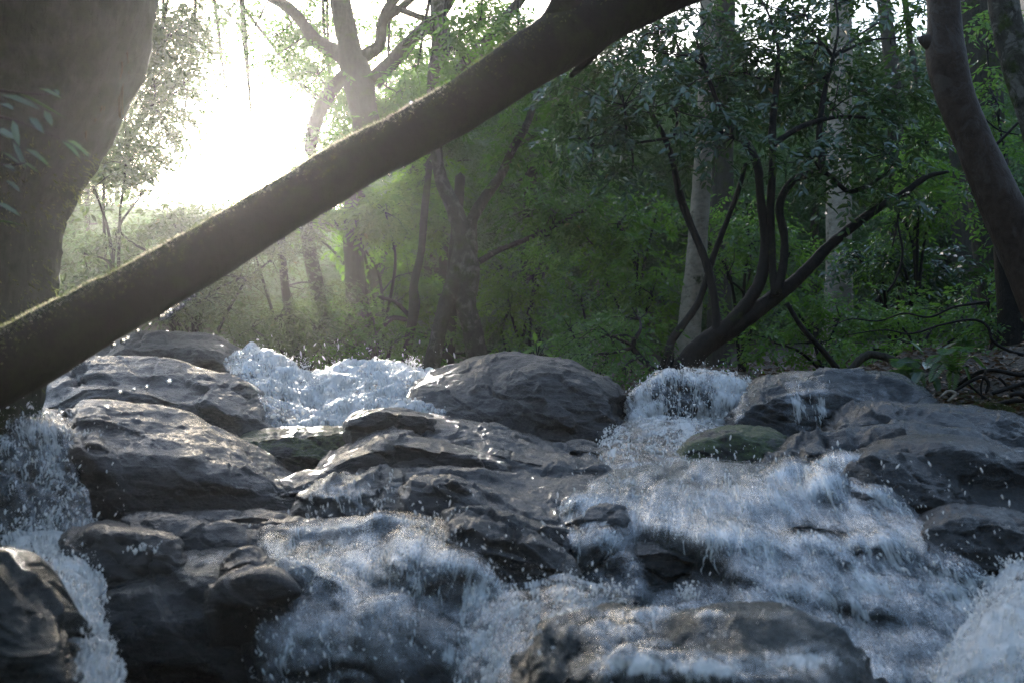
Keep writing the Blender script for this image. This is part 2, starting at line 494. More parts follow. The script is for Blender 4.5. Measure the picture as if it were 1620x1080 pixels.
r_center_foot = rock('dark flat rock between the two big cascades with a lit upper edge', [
    (4.05, '690,808 720,800 770,804 830,822 880,840 900,860'), (3.75, '690,828 740,826 800,840 860,862 905,880'),
    (3.68, '690,850 760,862 820,880 905,905'), (3.65, '690,930 800,940 905,950')], T=0.6, mat='dark', amp=0.04, strata=0.035, seed=9, res=2.6)
r_big = rock('largest grey boulder, humped, in the middle of the stream', [
    ((7.2, 7.2), '630,622 652,602 690,584 725,574 758,562 800,554 838,560 870,563 905,570 940,590 975,612 994,640 1002,668'),
    ((6.8, 6.9), '628,636 660,612 700,602 740,592 790,580 850,574 900,584 950,606 985,640 1004,676'),
    ((6.35, 6.6), '630,648 672,632 710,630 752,628 800,612 840,600 900,602 950,630 990,664 1004,690'),
    ((6.2, 6.45), '640,660 690,652 740,656 800,650 860,648 920,660 980,690 1002,702'),
    ((6.15, 6.35), '660,690 740,690 820,696 900,706 1000,716'), (6.15, '660,740 800,740 1000,745')],
    T=1.8, mat='lite', amp=0.06, strata=0.03, seed=10, drop=0.8, res=2.8, freq=1.5)
r_fall = rock('dark rock ledge behind the small right hand waterfall', [
    (7.4, '985,640 1020,612 1050,597 1085,590 1130,592 1170,600 1200,612'), (6.9, '985,650 1030,614 1080,600 1130,602 1200,616'),
    (6.75, '985,668 1060,640 1120,640 1200,650'), (6.7, '985,720 1080,700 1200,710')], T=1.0, mat='dark', amp=0.04, strata=0.03, seed=11)
r_right_up = rock('rounded brown boulder with thin water veils on the far right bank', [
    ((6.9, 6.9), '1150,668 1160,640 1176,612 1200,594 1240,585 1290,582 1340,583 1385,586 1425,592 1452,608 1470,625 1482,645'),
    ((6.4, 6.5), '1150,676 1172,632 1200,610 1250,600 1310,598 1370,602 1420,610 1462,630 1486,652'),
    ((6.15, 6.25), '1152,690 1180,650 1215,630 1270,622 1340,626 1400,634 1488,660'),
    ((6.05, 6.15), '1155,715 1220,700 1300,700 1400,700 1490,690'), (6.05, '1155,760 1300,750 1490,740')],
    T=1.3, mat='grey', amp=0.045, strata=0.03, seed=12, drop=0.6)
r_right_slab = rock('long low slab with a shiny wet top in front of the root tangle', [
    ((6.1, 6.3), '1310,672 1335,648 1370,638 1420,632 1480,634 1540,640 1590,650 1660,664'),
    ((5.6, 5.8), '1310,680 1350,656 1400,648 1470,646 1550,656 1660,684'),
    ((5.45, 5.6), '1312,690 1350,672 1420,668 1500,672 1660,700'), (5.4, '1315,730 1450,720 1660,740')],
    T=0.9, mat='grey', amp=0.04, strata=0.06, seed=13)
r_right_layers = rock('grey ledge with curved layers above the dark right rock', [
    ((5.3, 5.7), '1205,730 1240,706 1280,692 1330,680 1380,672 1430,668 1480,672 1530,680 1580,690 1660,700'),
    ((5.0, 5.2), '1208,734 1250,712 1300,702 1360,692 1420,686 1480,690 1540,700 1660,716'),
    ((4.85, 5.0), '1210,740 1270,722 1330,714 1400,706 1480,708 1560,722 1660,738'),
    (4.8, '1215,790 1350,770 1500,770 1660,780')], T=0.8, mat='grey', amp=0.045, strata=0.085, seed=14, res=2.6)
r_right_dark = rock('large black layered rock at the right edge beside the big cascade', [
    ((4.75, 5.0), '1300,748 1330,728 1365,708 1410,694 1450,690 1500,692 1550,702 1590,714 1620,724 1680,750'),
    ((4.5, 4.6), '1305,760 1350,734 1400,716 1460,710 1530,722 1600,744 1680,780'),
    ((4.4, 4.45), '1320,780 1370,756 1440,748 1530,758 1610,776 1680,810'),
    ((4.25, 4.3), '1350,830 1420,800 1500,800 1590,816 1680,850'),
    ((4.2, 4.2), '1380,900 1480,880 1580,890 1680,910'), (4.2, '1400,980 1680,980')], T=0.9, mat='dark', amp=0.05, strata=0.09, seed=15, res=2.6)
r_pool = rock('small greenish rock splitting the pool below the right hand waterfall', [
    (5.8, '1072,720 1085,700 1110,686 1140,677 1180,673 1215,676 1245,690'), (5.5, '1070,726 1095,708 1140,694 1190,690 1250,702'),
    (5.42, '1070,738 1120,730 1180,726 1250,728'), (5.4, '1070,770 1150,770 1250,770')], T=0.5, mat='moss', amp=0.025, strata=0.025, seed=16)
r_ledge = rock('flat wet ledge left of the centre cascade, below the big slab', [
    ((4.4, 4.5), '190,812 230,803 290,800 350,806 420,806 480,800 530,800'), ((4.0, 4.1), '190,822 260,820 340,828 420,830 530,820'),
    ((3.92, 4.0), '190,845 280,850 350,856 440,850 530,838'), (3.9, '190,910 350,900 530,880')], T=0.5, mat='grey', amp=0.025, strata=0.03, seed=17, res=2.6)
r_step = rock('low brown rock step beside the foot of the left waterfall', [
    (4.1, '95,850 120,832 160,826 210,828 250,836 282,856'), (3.75, '95,862 150,848 210,848 288,870'), (3.65, '95,900 190,892 295,900'), (3.65, '95,950 290,950')],
    T=0.5, mat='dark', amp=0.03, strata=0.025, seed=18, res=2.6)
r_left_fall = rock('dark rock wall behind the left waterfall', [
    (4.9, '-60,680 -20,655 20,640 50,648 90,652 125,668'), (4.45, '-60,690 0,664 60,664 130,684'), (4.3, '-60,740 20,720 80,720 140,740'),
    (4.15, '-60,800 30,790 100,790 150,800'), (4.0, '-60,880 40,860 160,860')], T=0.8, mat='dark', amp=0.04, strata=0.03, seed=19)
r_left_dome = rock('big dark brown dome of rock at the bottom left of the photo', [
    ((3.95, 4.2), '185,900 225,884 275,868 330,858 385,846 430,838 470,836 520,840'),
    ((3.55, 3.95), '160,935 210,908 275,892 350,880 420,868 470,864 540,864'),
    ((3.42, 3.75), '150,985 215,952 290,934 365,920 440,912 560,900'),
    ((3.36, 3.62), '150,1030 230,1000 320,985 420,975 570,960'), ((3.32, 3.55), '152,1110 250,1080 380,1070 580,1060'), ((3.32, 3.55), '155,1190 580,1190')],
    T=0.8, mat='dark', amp=0.04, strata=0.03, seed=20, res=3)
G_center = [
    (4.12, '405,842 450,832 520,826 600,822 680,826 750,842 800,868 835,905'),
    (3.8, '395,880 450,862 530,852 620,850 700,858 770,884 825,925 848,950'),
    (3.58, '392,930 460,905 540,894 640,896 730,910 800,940 845,970'),
    (3.46, '390,975 460,950 550,942 660,948 750,965 815,990 850,1005'),
    (3.3, '392,1030 470,1010 560,1000 670,1008 760,1025 860,1050'),
    (3.2, '395,1090 480,1080 580,1070 680,1080 780,1090 880,1100'), (3.15, '400,1180 890,1180')]
r_cdome = rock('wide dome of rock under the centre cascade', G_center, T=0.9, mat='dark', amp=0.045, strata=0.03, seed=21, res=3)
G_right = [
    ((5.1, 5.1), '955,742 1040,736 1130,732 1220,734 1310,728 1372,730'),
    ((4.6, 4.7), '915,768 1000,758 1100,756 1210,756 1320,748 1395,752'),
    ((4.35, 4.4), '885,795 980,782 1090,782 1220,782 1350,775 1430,785'),
    ((4.22, 4.2), '855,835 960,822 1080,825 1230,828 1390,815 1485,825'),
    ((4.02, 3.95), '830,872 940,862 1080,866 1250,872 1430,858 1545,868'),
    ((3.9, 3.75), '822,915 930,918 1080,925 1270,935 1480,915 1610,915'),
    ((3.7, 3.55), '840,965 950,985 1090,990 1290,1010 1530,990 1690,975'),
    ((3.4, 3.3), '860,1040 980,1060 1110,1070 1320,1090 1580,1080 1780,1060'), ((3.3, 3.2), '880,1150 1330,1180 1800,1170')]
r_rdome = rock('broad stepped rock under the big right hand cascade', G_right, T=0.9, mat='dark', amp=0.05, strata=0.045, seed=22, res=3.2, freq=2.4)
G_front = [
    ((2.95, 2.85), '836,1040 848,1000 880,972 925,962 975,958 1020,962 1060,968 1100,958 1150,953 1210,958 1265,974 1318,1000 1355,1035 1382,1080'),
    ((2.62, 2.62), '834,1058 856,1012 905,990 960,984 1010,990 1060,996 1120,984 1190,986 1260,1002 1322,1030 1388,1095'),
    ((2.50, 2.54), '834,1080 862,1040 920,1022 970,1016 1020,1024 1080,1030 1140,1018 1210,1024 1290,1046 1392,1110'),
    ((2.36, 2.36), '838,1110 880,1072 940,1050 1010,1042 1080,1048 1150,1046 1240,1062 1400,1135'), ((2.30, 2.30), '845,1150 900,1110 1000,1085 1120,1080 1240,1100 1402,1165'), (2.28, '850,1200 1000,1150 1200,1150 1405,1210')]
r_front = rock('rounded dark boulder at the bottom edge, right of centre, with foam across it', G_front, T=0.6, mat='slick', amp=0.05, strata=0.05, seed=23, res=3.2)
r_corner = rock('black rock in the bottom left corner of the photo, beside the chute', [
    (2.75, '-70,900 -30,880 10,866 40,890 70,935 88,975 90,1020'), (2.5, '-70,930 -10,900 30,925 70,975 92,1040'), (2.4, '-70,1000 0,980 60,1020 94,1070'),
    (2.35, '-70,1100 40,1090 98,1110')], T=0.5, mat='slick', amp=0.04, strata=0.035, seed=24, res=3.2)
r_right_foot = rock('black rock under the right edge spray, below the layered rock', [
    (4.2, '1440,830 1490,800 1540,792 1590,800 1660,820'), (3.95, '1450,850 1500,825 1560,820 1660,840'), (3.85, '1460,890 1540,870 1660,880'), (3.8, '1470,950 1660,950')],
    T=0.5, mat='dark', amp=0.04, strata=0.04, seed=25)

r_s1 = rock('long tilted plate of pale rock on the right end of the mid stream slab', [
    ((5.3, 5.6), '690,702 740,690 800,700 860,716 930,728 988,744'), ((4.98, 5.15), '690,716 750,708 820,722 900,735 990,750'), ((4.93, 5.1), '690,738 760,734 830,746 900,752 992,760'), ((4.95, 5.1), '690,770 990,775')],
    T=0.5, mat='grey', amp=0.03, strata=0.03, seed=31, res=2.6)
r_s2 = rock('dark faced slab lying across the middle of the mid stream rocks', [
    (5.08, '585,696 620,684 680,690 740,706 810,728'), (4.84, '584,704 630,695 690,707 750,722 812,736'), (4.8, '586,732 650,735 720,740 814,748'), (4.82, '586,760 814,765')],
    T=0.45, mat='dark', amp=0.03, strata=0.03, seed=32, res=2.6)
r_s3 = rock('black angular block at the left end of the mid stream rocks', [
    (4.95, '498,748 530,722 570,703 600,691 616,702'), (4.74, '498,754 540,730 580,713 618,713'), (4.7, '502,778 560,768 620,748'), (4.72, '502,800 620,780')],
    T=0.4, mat='dark', amp=0.04, strata=0.03, seed=33, res=2.6)
r_s4 = rock('small black block with a notch, beside the pale shelf', [
    (4.42, '662,778 680,756 705,748 735,755 754,778'), (4.26, '662,784 690,766 740,771 756,788'), (4.22, '664,808 756,806'), (4.24, '664,840 756,840')],
    T=0.3, mat='dark', amp=0.03, strata=0.025, seed=34, res=2.6)
r_s5 = rock('pale wet plate just above the gap between the two big cascades', [
    (4.35, '706,800 740,784 800,790 850,804 905,824'), (3.98, '706,812 760,806 830,822 905,842'), (3.94, '708,830 770,830 840,846 905,862'), (3.96, '708,870 905,880')],
    T=0.4, mat='grey', amp=0.03, strata=0.03, seed=35, res=2.6)

LEDGES = [
    ('thin dark ledge between the big grey slab and the mid stream block', [(4.75, '418,772 450,752 490,744 530,752 548,770'), (4.5, '418,782 460,768 510,766 552,784'), (4.45, '420,812 552,812')], 'dark'),
    ('narrow ledge under the toe of the big grey slab', [(4.3, '270,808 330,800 400,800 450,808 500,822'), (4.12, '270,818 340,812 420,814 505,836'), (4.08, '272,850 505,860')], 'grey'),
    ('flat dark stone just above the top lip of the centre cascade', [(4.3, '520,838 550,822 600,814 650,818 690,834'), (4.15, '520,848 570,836 630,836 694,850'), (4.12, '522,875 694,880')], 'dark'),
    ('wedge of rock standing out of the right cascade on its left side', [(4.5, '868,808 890,786 930,776 975,784 1000,800'), (4.3, '868,822 900,806 950,800 1004,816'), (4.26, '870,850 1004,845')], 'dark'),
    ('dark overhung ledge in the middle of the big right cascade', [(4.12, '930,880 980,862 1050,858 1120,866 1170,884'), (3.98, '930,888 1000,876 1080,874 1174,896'), (3.96, '934,925 1050,930 1170,930')], 'dark'),
    ('dark hump of rock showing through the right cascade', [(4.3, '1200,836 1240,816 1290,812 1340,822 1370,846'), (4.12, '1200,846 1260,832 1320,836 1374,860'), (4.08, '1204,880 1374,888')], 'dark'),
    ('low black ledge between the two small rocks under the right hand waterfall', [(5.6, '1225,720 1260,706 1300,702 1330,712'), (5.35, '1225,728 1270,718 1334,722'), (5.3, '1226,750 1334,748')], 'dark'),
    ('tilted grey stone wedged left of the layered right rock', [(5.05, '1212,748 1250,724 1300,712 1345,722 1370,740'), (4.85, '1212,754 1262,734 1320,732 1374,748'), (4.82, '1214,775 1374,772')], 'grey'),
    ('small dark stone at the foot of the biggest boulder', [(5.95, '880,712 905,698 935,696 960,708'), (5.75, '880,718 915,708 962,716'), (5.72, '882,740 962,738')], 'dark'),
    ('dark step in the left dome, just under its wet top', [(3.62, '330,930 370,905 420,900 450,915 462,935'), (3.44, '330,938 380,918 430,920 466,945'), (3.42, '332,968 466,972')], 'dark'),
    ('dark knob of rock under the left rim of the centre cascade', [(3.72, '345,890 375,868 410,866 436,884 446,904'), (3.55, '345,898 385,880 430,890 450,910'), (3.52, '348,930 450,935')], 'dark'),
]
for k, (lab, rws, m_) in enumerate(LEDGES):
    rock(lab, rws, T=0.35, mat=m_, amp=0.03, strata=0.03, seed=40 + k, res=2.6, drop=0.35, name='rock_ledge', cat='rock')
# ------------------------------------------------------------------ trunks and foliage
def tube(P, Rd, nseg=12, step=0.08, knob=0.12, kf=3.0, seed=0, cap=True):
    P = np.asarray(P, float); Rd = np.asarray(Rd, float)
    L = np.concatenate([[0], np.cumsum(np.linalg.norm(np.diff(P, axis=0), axis=1))])
    m = max(4, int(L[-1] / step))
    x = np.linspace(0, L[-1], m)
    C = catmull(P, L, x); r = np.clip(catmull(Rd, L, x), 0.0015, None)
    T = np.gradient(C, axis=0); T /= np.linalg.norm(T, axis=1)[:, None] + 1e-9
    ref = np.array([0.0, 1.0, 0.0]) if abs(T[:, 1]).mean() < 0.8 else np.array([0, 0, 1.0])
    A = np.cross(T, ref); A /= np.linalg.norm(A, axis=1)[:, None] + 1e-9
    B = np.cross(T, A)
    th = np.linspace(0, 2 * np.pi, nseg, endpoint=False)
    D = A[:, None] * np.cos(th)[None, :, None] + B[:, None] * np.sin(th)[None, :, None]
    base = C[:, None] + D * r[:, None, None]
    rr = r[:, None] * (1 + knob * fbm(base * kf + seed * 5.1, 4) + 0.4 * knob * fbm(base * kf * 5 + seed, 3))
    V = (C[:, None] + D * rr[..., None]).reshape(-1, 3)
    F = grid_faces(m, nseg, True)
    if cap:
        V = np.concatenate([V, C[-1:] + T[-1:] * r[-1], C[:1]])
        k = (m - 1) * nseg; j = np.arange(nseg); j2 = (j + 1) % nseg
        F = [F, np.stack([k + j, k + j2, np.full(nseg, m * nseg)], -1), np.stack([j2, j, np.full(nseg, m * nseg + 1)], -1)]
    else: F = [F]
    return V, F

class Geo:
    """collects pieces of one mesh"""
    def __init__(s): s.V = []; s.F = {}; s.n = 0; s.a = []
    def add(s, V, F, a=None):
        for f in (F if isinstance(F, list) else [F]): s.F.setdefault(f.shape[1], []).append(f + s.n)
        s.V.append(V); s.n += len(V)
        s.a.append(a if a is not None else np.zeros(len(V)))
        return s
    def out(s): return np.concatenate(s.V), [np.concatenate(v) for v in s.F.values()], np.concatenate(s.a)

def pxline(s, Y):
    """'px,py,rpx ...' at distance Y (or per-point 4th value) -> points and radii in metres"""
    q = [[float(a) for a in t.split(',')] for t in s.split()]
    Ys = np.linspace(Y[0], Y[1], len(q)) if isinstance(Y, (tuple, list)) else np.full(len(q), float(Y))
    Ys = np.array([t[3] if len(t) > 3 else yy for t, yy in zip(q, Ys)])
    q = np.array([t[:3] for t in q])
    return at(q[:, 0], q[:, 1], Ys), q[:, 2] / FPX * Ys

def leaf_geo(pos, d, nrm, L, Wd, rnd):
    """folded six-point leaves, vectorised"""
    n = len(pos)
    d = d / (np.linalg.norm(d, axis=1)[:, None] + 1e-9)
    s = np.cross(d, nrm); s /= np.linalg.norm(s, axis=1)[:, None] + 1e-9
    u = np.cross(s, d)
    L = L[:, None]; Wd = Wd[:, None]
    droop = -0.10 * L * np.array([0, 0, 1.0])
    v0 = pos
    v1 = pos + d * L * 0.32 + s * Wd * 0.5 + u * Wd * 0.16
    v2 = pos + d * L * 0.68 + s * Wd * 0.42 + u * Wd * 0.10 + droop * 0.5
    v3 = pos + d * L + droop
    v4 = pos + d * L * 0.68 - s * Wd * 0.42 + u * Wd * 0.10 + droop * 0.5
    v5 = pos + d * L * 0.32 - s * Wd * 0.5 + u * Wd * 0.16
    V = np.stack([v0, v1, v2, v3, v4, v5], 1).reshape(-1, 3)
    k = np.arange(n)[:, None] * 6
    F = np.concatenate([k + np.array([0, 1, 2, 3]), k + np.array([0, 3, 4, 5])])
    return V, F, np.repeat(rnd, 6)

def sprays(cen, rad, n, leaf=0.07, m=9, tw=0.26, rg=rng, tilt=0.35, rnd0=0.0, drop=0.45):
    """n leaf sprays in an ellipsoid: each a little twig carrying m leaves in one plane"""
    cen = np.asarray(cen, float); rad = np.asarray(rad, float)
    q = rg.normal(size=(n, 3)); q /= np.linalg.norm(q, axis=1)[:, None]
    q *= rg.uniform(0.05, 1, n)[:, None] ** 0.42
    # break the ellipsoid up so that gaps show through
    keep = fbm((cen + q * rad) * 1.9 + 3, 2) > -0.10
    q = q[keep]; n = len(q)
    o = cen + q * rad
    out = q * np.array([1, 1, 0.35]) + 0.7 * rg.normal(size=(n, 3)) * np.array([1, 1, 0.25])
    out[:, 2] -= drop
    out /= np.linalg.norm(out, axis=1)[:, None]
    up = np.array([0, 0, 1.0]) + tilt * rg.normal(size=(n, 3))
    up /= np.linalg.norm(up, axis=1)[:, None]
    side = np.cross(out, up); side /= np.linalg.norm(side, axis=1)[:, None]
    up = np.cross(side, out)
    k = (np.arange(m) + 0.5) / m
    sg = np.where(np.arange(m) % 2 == 0, 1.0, -1.0)
    tl = tw * rg.uniform(0.6, 1.3, n)
    P = o[:, None] + out[:, None] * (tl[:, None, None] * k[None, :, None]) - np.array([0, 0, 0.25]) * (tl[:, None, None] * k[None, :, None] ** 2)
    D = out[:, None] * (0.55 + 0.5 * k[None, :, None]) + side[:, None] * sg[None, :, None] * 0.8 + 0.22 * rg.normal(size=(n, m, 3))
    N = up[:, None] + 0.30 * rg.normal(size=(n, m, 3))
    L = leaf * rg.uniform(0.65, 1.25, (n, m)); W = L * rg.uniform(0.34, 0.46, (n, m))
    rn = np.clip(rg.normal(0.45, 0.16, (n, 1)) + 0.13 * rg.normal(size=(n, m)) + rnd0, 0, 0.96)
    rn = np.where(rg.random((n, m)) < 0.004, 1.0, rn)
    return leaf_geo(P.reshape(-1, 3), D.reshape(-1, 3), N.reshape(-1, 3), L.ravel(), W.ravel(), rn.ravel()), o, P[:, -1]

SUNPX = np.array([392.0, 212.0])
def ell(px, py, rx, ry, Y, dens=1.0, dep=None):
    return (px, py, rx, ry, Y, dens, dep)

LEAF_COUNT = 0
LOGC = at(np.array([-130, 0, 130, 250, 400, 560, 700, 800]), np.array([640, 583, 512, 446, 357, 260, 185, 119]), 3.5)
def crown_geo(ells, leaf, per_m2=260, m=9, tw=0.26, tilt=0.35, twigs=0.07, rg=rng, sunhole=88, drop=0.45, attach=None, tr=0.006):
    g = Geo(); tg = Geo(); cnt = 0
    for (px, py, rx, ry, Y, dens, dep) in ells:
        c = at(px, py, Y)
        r = np.array([rx / FPX * Y, dep or (rx + ry) * 0.5 / FPX * Y, ry / FPX * Y])
        n = int(dens * per_m2 * r[0] * r[2] * 3.1 * (0.07 / leaf) ** 1.2)
        (V, F, a), o, tip = sprays(c, r, max(n, 8), leaf, m, tw, rg, tilt, drop=drop)
        # leaves that would cover the opening the sun shines through
        cx = V.reshape(-1, 6, 3).mean(1); Yv = cx[:, 1]
        d_ = cx - CAM
        fw = d_[:, 1] * ct + d_[:, 2] * st; upv = -d_[:, 1] * st + d_[:, 2] * ct
        ppx = 810 + d_[:, 0] / fw * FPX; ppy = 540 - upv / fw * FPX
        dist = np.hypot(ppx - SUNPX[0], ppy - SUNPX[1])
        tq = (cx[:, 1] - 7.4) / sdir[1]
        hq = cx - np.array(sdir)[None] * tq[:, None]
        dq = hq - CAM; fq = dq[:, 1] * ct + dq[:, 2] * st
        hx_ = 810 + dq[:, 0] / fq * FPX; hy_ = 540 - (-dq[:, 1] * st + dq[:, 2] * ct) / fq * FPX
        lit = (np.hypot((hx_ - 540) / 190, (hy_ - 590) / 55) < 1) & (cx[:, 1] > 9) & (rg.random(len(cx)) < 0.75)
        ok = dist > sunhole * (0.75 + 0.5 * rg.random(len(dist)))
        # nothing hangs in the sunbeam that rakes the leaning trunk
        tt = (cx[:, 1] - 3.45) / sdir[1]
        hit = cx - np.array(sdir)[None] * tt[:, None]
        lx = np.interp(hit[:, 0], LOGC[:, 0], LOGC[:, 2])
        ok &= ~lit
        ok &= ~((np.abs(hit[:, 2] - lx - 0.04) < 0.22) & (hit[:, 0] < 0.1) & (cx[:, 1] > 5) & (rg.random(len(cx)) < 0.85))
        V = V.reshape(-1, 6, 3)[ok].reshape(-1, 3); a = a.reshape(-1, 6)[ok].ravel()
        k = np.arange(len(V) // 6)[:, None] * 6
        F = np.concatenate([k + np.array([0, 1, 2, 3]), k + np.array([0, 3, 4, 5])])
        if len(V): g.add(V, F, a); cnt += len(V) // 6
        # twigs: from the limb below the clump out to some of the sprays
        hub = c + np.array([0, 0, -0.75 * r[2]])
        if attach is not None:
            A = np.asarray(attach); hub = A[np.argmin(np.linalg.norm(A - (c + np.array([0, 0, -0.5 * r[2]])), axis=1))]
            mid = (hub + c) / 2 + 0.12 * r.mean() * rg.normal(size=3)
            tg.add(*tube([hub, mid, c], [tr * 2.4, tr * 1.9, tr * 1.2], 6, 0.07, 0.15))
            hub = mid * 0.4 + c * 0.6
        sel = np.where(rg.random(len(o)) < twigs)[0][:60]
        for i in sel:
            mid = hub * 0.45 + o[i] * 0.55 + 0.10 * r.mean() * rg.normal(size=3)
            tg.add(*tube([hub, mid, o[i], tip[i]], [tr * 1.1, tr * 0.8, tr * 0.5, tr * 0.25], 5, 0.12, 0.1, cap=False))
    global LEAF_COUNT
    LEAF_COUNT += cnt
    return g, tg

ML = {
    'dark': leaf_mat('dark_glossy_leaves', (0.018, 0.040, 0.020), (0.034, 0.068, 0.032), (0.06, 0.10, 0.04), 0.28, 0.25, (0.11, 0.22, 0.04), 1.0),
    'green': leaf_mat('fresh_green_leaves', (0.035, 0.075, 0.016), (0.065, 0.135, 0.022), (0.11, 0.19, 0.03), 0.48, 0.26, (0.22, 0.42, 0.06)),
    'mid': leaf_mat('mid_green_leaves', (0.034, 0.070, 0.024), (0.06, 0.12, 0.034), (0.10, 0.165, 0.04), 0.45, 0.26, (0.18, 0.36, 0.06)),
    'olive': leaf_mat('olive_leaves', (0.02, 0.034, 0.012), (0.04, 0.06, 0.02), (0.08, 0.095, 0.03), 0.4, 0.4, (0.13, 0.19, 0.06)),
    'far': leaf_mat('far_leaves', (0.028, 0.056, 0.022), (0.05, 0.095, 0.032), (0.08, 0.13, 0.04), 0.45, 0.4, (0.14, 0.26, 0.07)),
}
MB = {
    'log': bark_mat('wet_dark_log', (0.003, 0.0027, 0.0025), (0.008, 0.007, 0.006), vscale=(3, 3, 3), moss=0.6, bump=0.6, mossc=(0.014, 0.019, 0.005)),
    'mottled': bark_mat('mottled_bark', (0.016, 0.0105, 0.0075), (0.046, 0.031, 0.022), (0.06, 0.043, 0.032), vscale=(5, 5, 3), moss=0.0, bump=0.35, spots=(0.058, 0.047, 0.04), rough=0.6),
    'pale': bark_mat('pale_smooth_bark', (0.14, 0.115, 0.08), (0.30, 0.25, 0.19), (0.38, 0.34, 0.28), vscale=(3, 3, 6), moss=0.25, bump=0.3, rough=0.7),
    'brown': bark_mat('brown_bark', (0.016, 0.0145, 0.011), (0.042, 0.038, 0.029), (0.06, 0.056, 0.044), moss=0.35, bump=0.7),
    'dark': bark_mat('dark_bark', (0.005, 0.0045, 0.004), (0.013, 0.011, 0.009), (0.022, 0.02, 0.016), vscale=(6, 6, 3), moss=0.15, bump=0.6, rough=0.6),
    'fibre': bark_mat('fibrous_mossy_bark', (0.012, 0.016, 0.010), (0.03, 0.038, 0.025), (0.04, 0.055, 0.034), vscale=(14, 14, 1.6), moss=0.55, bump=0.5, mossc=(0.02, 0.03, 0.010)),
    'rough': bark_mat('rough_lichen_bark', (0.02, 0.018, 0.0135), (0.055, 0.05, 0.038), (0.075, 0.07, 0.056), vscale=(7, 7, 3), moss=0.35, bump=0.9, spots=(0.16, 0.15, 0.13)),
}

def tree(name, label, cat, group, stems, Y, bark, ells=(), leafm=None, leaf=0.07, step=0.07, nseg=12, knob=0.10, extra=None, trunk='trunk', crown='crown', **kw):
    """stems: pixel polylines; ells: leaf ellipsoids; one root Empty with trunk and crown"""
    g = Geo(); att = []
    for i, s in enumerate(stems):
        P, r = pxline(s, Y)
        g.add(*tube(P, r, nseg, step, knob, seed=i + len(label)))
        att.append(catmull(P, np.arange(len(P)), np.linspace(0, len(P) - 1, 40)))
    att = np.concatenate(att)
    base = att[np.argmin(att[:, 2])].copy()
    root = thing(name, base, label, cat, group)
    if ells:
        lg, tg = crown_geo(ells, leaf, attach=att, **kw)
        for V, F_ in zip(tg.V, [None] * len(tg.V)): pass
        if tg.n:
            V, F, _ = tg.out(); g.add(V, F)
    V, F, _ = g.out()
    obj(trunk, V, F, MB[bark], root)
    if ells:
        V, F, a = lg.out()
        obj(crown, V, F, ML[leafm], root, attrs={'rnd': a}, smooth=False)
    return root

# ---- the leaning log across the picture, with moss, bead-like drops on its edge
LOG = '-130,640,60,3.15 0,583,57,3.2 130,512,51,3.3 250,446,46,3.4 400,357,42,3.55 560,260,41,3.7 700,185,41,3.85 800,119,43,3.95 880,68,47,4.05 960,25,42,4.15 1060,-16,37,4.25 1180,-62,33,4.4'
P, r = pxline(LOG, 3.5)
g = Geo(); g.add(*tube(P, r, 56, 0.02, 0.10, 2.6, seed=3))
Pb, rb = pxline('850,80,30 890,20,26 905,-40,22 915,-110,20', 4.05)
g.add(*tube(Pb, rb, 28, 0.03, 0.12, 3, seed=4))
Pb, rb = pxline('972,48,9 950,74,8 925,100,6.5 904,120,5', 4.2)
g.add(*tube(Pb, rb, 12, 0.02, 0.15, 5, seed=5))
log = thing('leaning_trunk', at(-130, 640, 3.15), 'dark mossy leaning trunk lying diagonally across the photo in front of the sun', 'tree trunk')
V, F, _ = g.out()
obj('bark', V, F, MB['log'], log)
Lr = catmull(P, np.arange(len(P)), np.linspace(0, len(P) - 1, 800))
# moss: many short blades standing on the bark
nm = 42000
ti = rng.random(nm) ** 1.25; idx = ti * (len(P) - 1)
C = catmull(P, np.arange(len(P)), idx); rad = catmull(r, np.arange(len(P)), idx)
T = catmull(P, np.arange(len(P)), np.clip(idx + 0.02, 0, len(P) - 1)) - C
T = np.where(np.linalg.norm(T, axis=1)[:, None] > 1e-6, T, P[-1] - P[-2]); T /= np.linalg.norm(T, axis=1)[:, None]
A = np.cross(T, [0, 1.0, 0]); A /= np.linalg.norm(A, axis=1)[:, None]; B = np.cross(T, A)
th = rng.uniform(0, 2 * np.pi, nm)
D = A * np.cos(th)[:, None] + B * np.sin(th)[:, None]
upness = D[:, 2]
S = C + D * rad[:, None]
rr = rad * (1 + 0.10 * fbm(S * 2.6 + 3 * 5.1, 4) + 0.04 * fbm(S * 13 + 3, 3))
S = C + D * rr[:, None]
keep = rng.random(nm) < np.clip(-0.12 + 0.8 * upness + 0.4 * fbm(S * 4, 3), 0.0, 1) * np.where(idx < 5.6, 1.0, 0.35)
S, D, T = S[keep], D[keep], T[keep]
n = len(S)
V, F, a = leaf_geo(S - D * 0.002, D + 0.6 * rng.normal(size=(n, 3)), T + 0.5 * rng.normal(size=(n, 3)), rng.uniform(0.008, 0.02, n), rng.uniform(0.002, 0.004, n), rng.random(n) * 0.9)
M_moss = leaf_mat('moss_blades', (0.008, 0.012, 0.003), (0.016, 0.022, 0.005), (0.028, 0.032, 0.008), 0.5, 0.6, (0.20, 0.24, 0.06))
obj('moss', V, F, M_moss, log, attrs={'rnd': a}, smooth=False)
nf = 15000
ti = rng.random(nf) * 6.2
C = catmull(P, np.arange(len(P)), ti); rad = catmull(r, np.arange(len(P)), ti)
T = catmull(P, np.arange(len(P)), ti + 0.02) - C; T /= np.linalg.norm(T, axis=1)[:, None]
A = np.cross(T, [0, 1.0, 0]); A /= np.linalg.norm(A, axis=1)[:, None]; A *= np.sign(A[:, 2])[:, None]; B = np.cross(T, A)
th = 0.42 * rng.normal(size=nf)
D = A * np.cos(th)[:, None] + B * np.sin(th)[:, None]
S = C + D * rad[:, None]
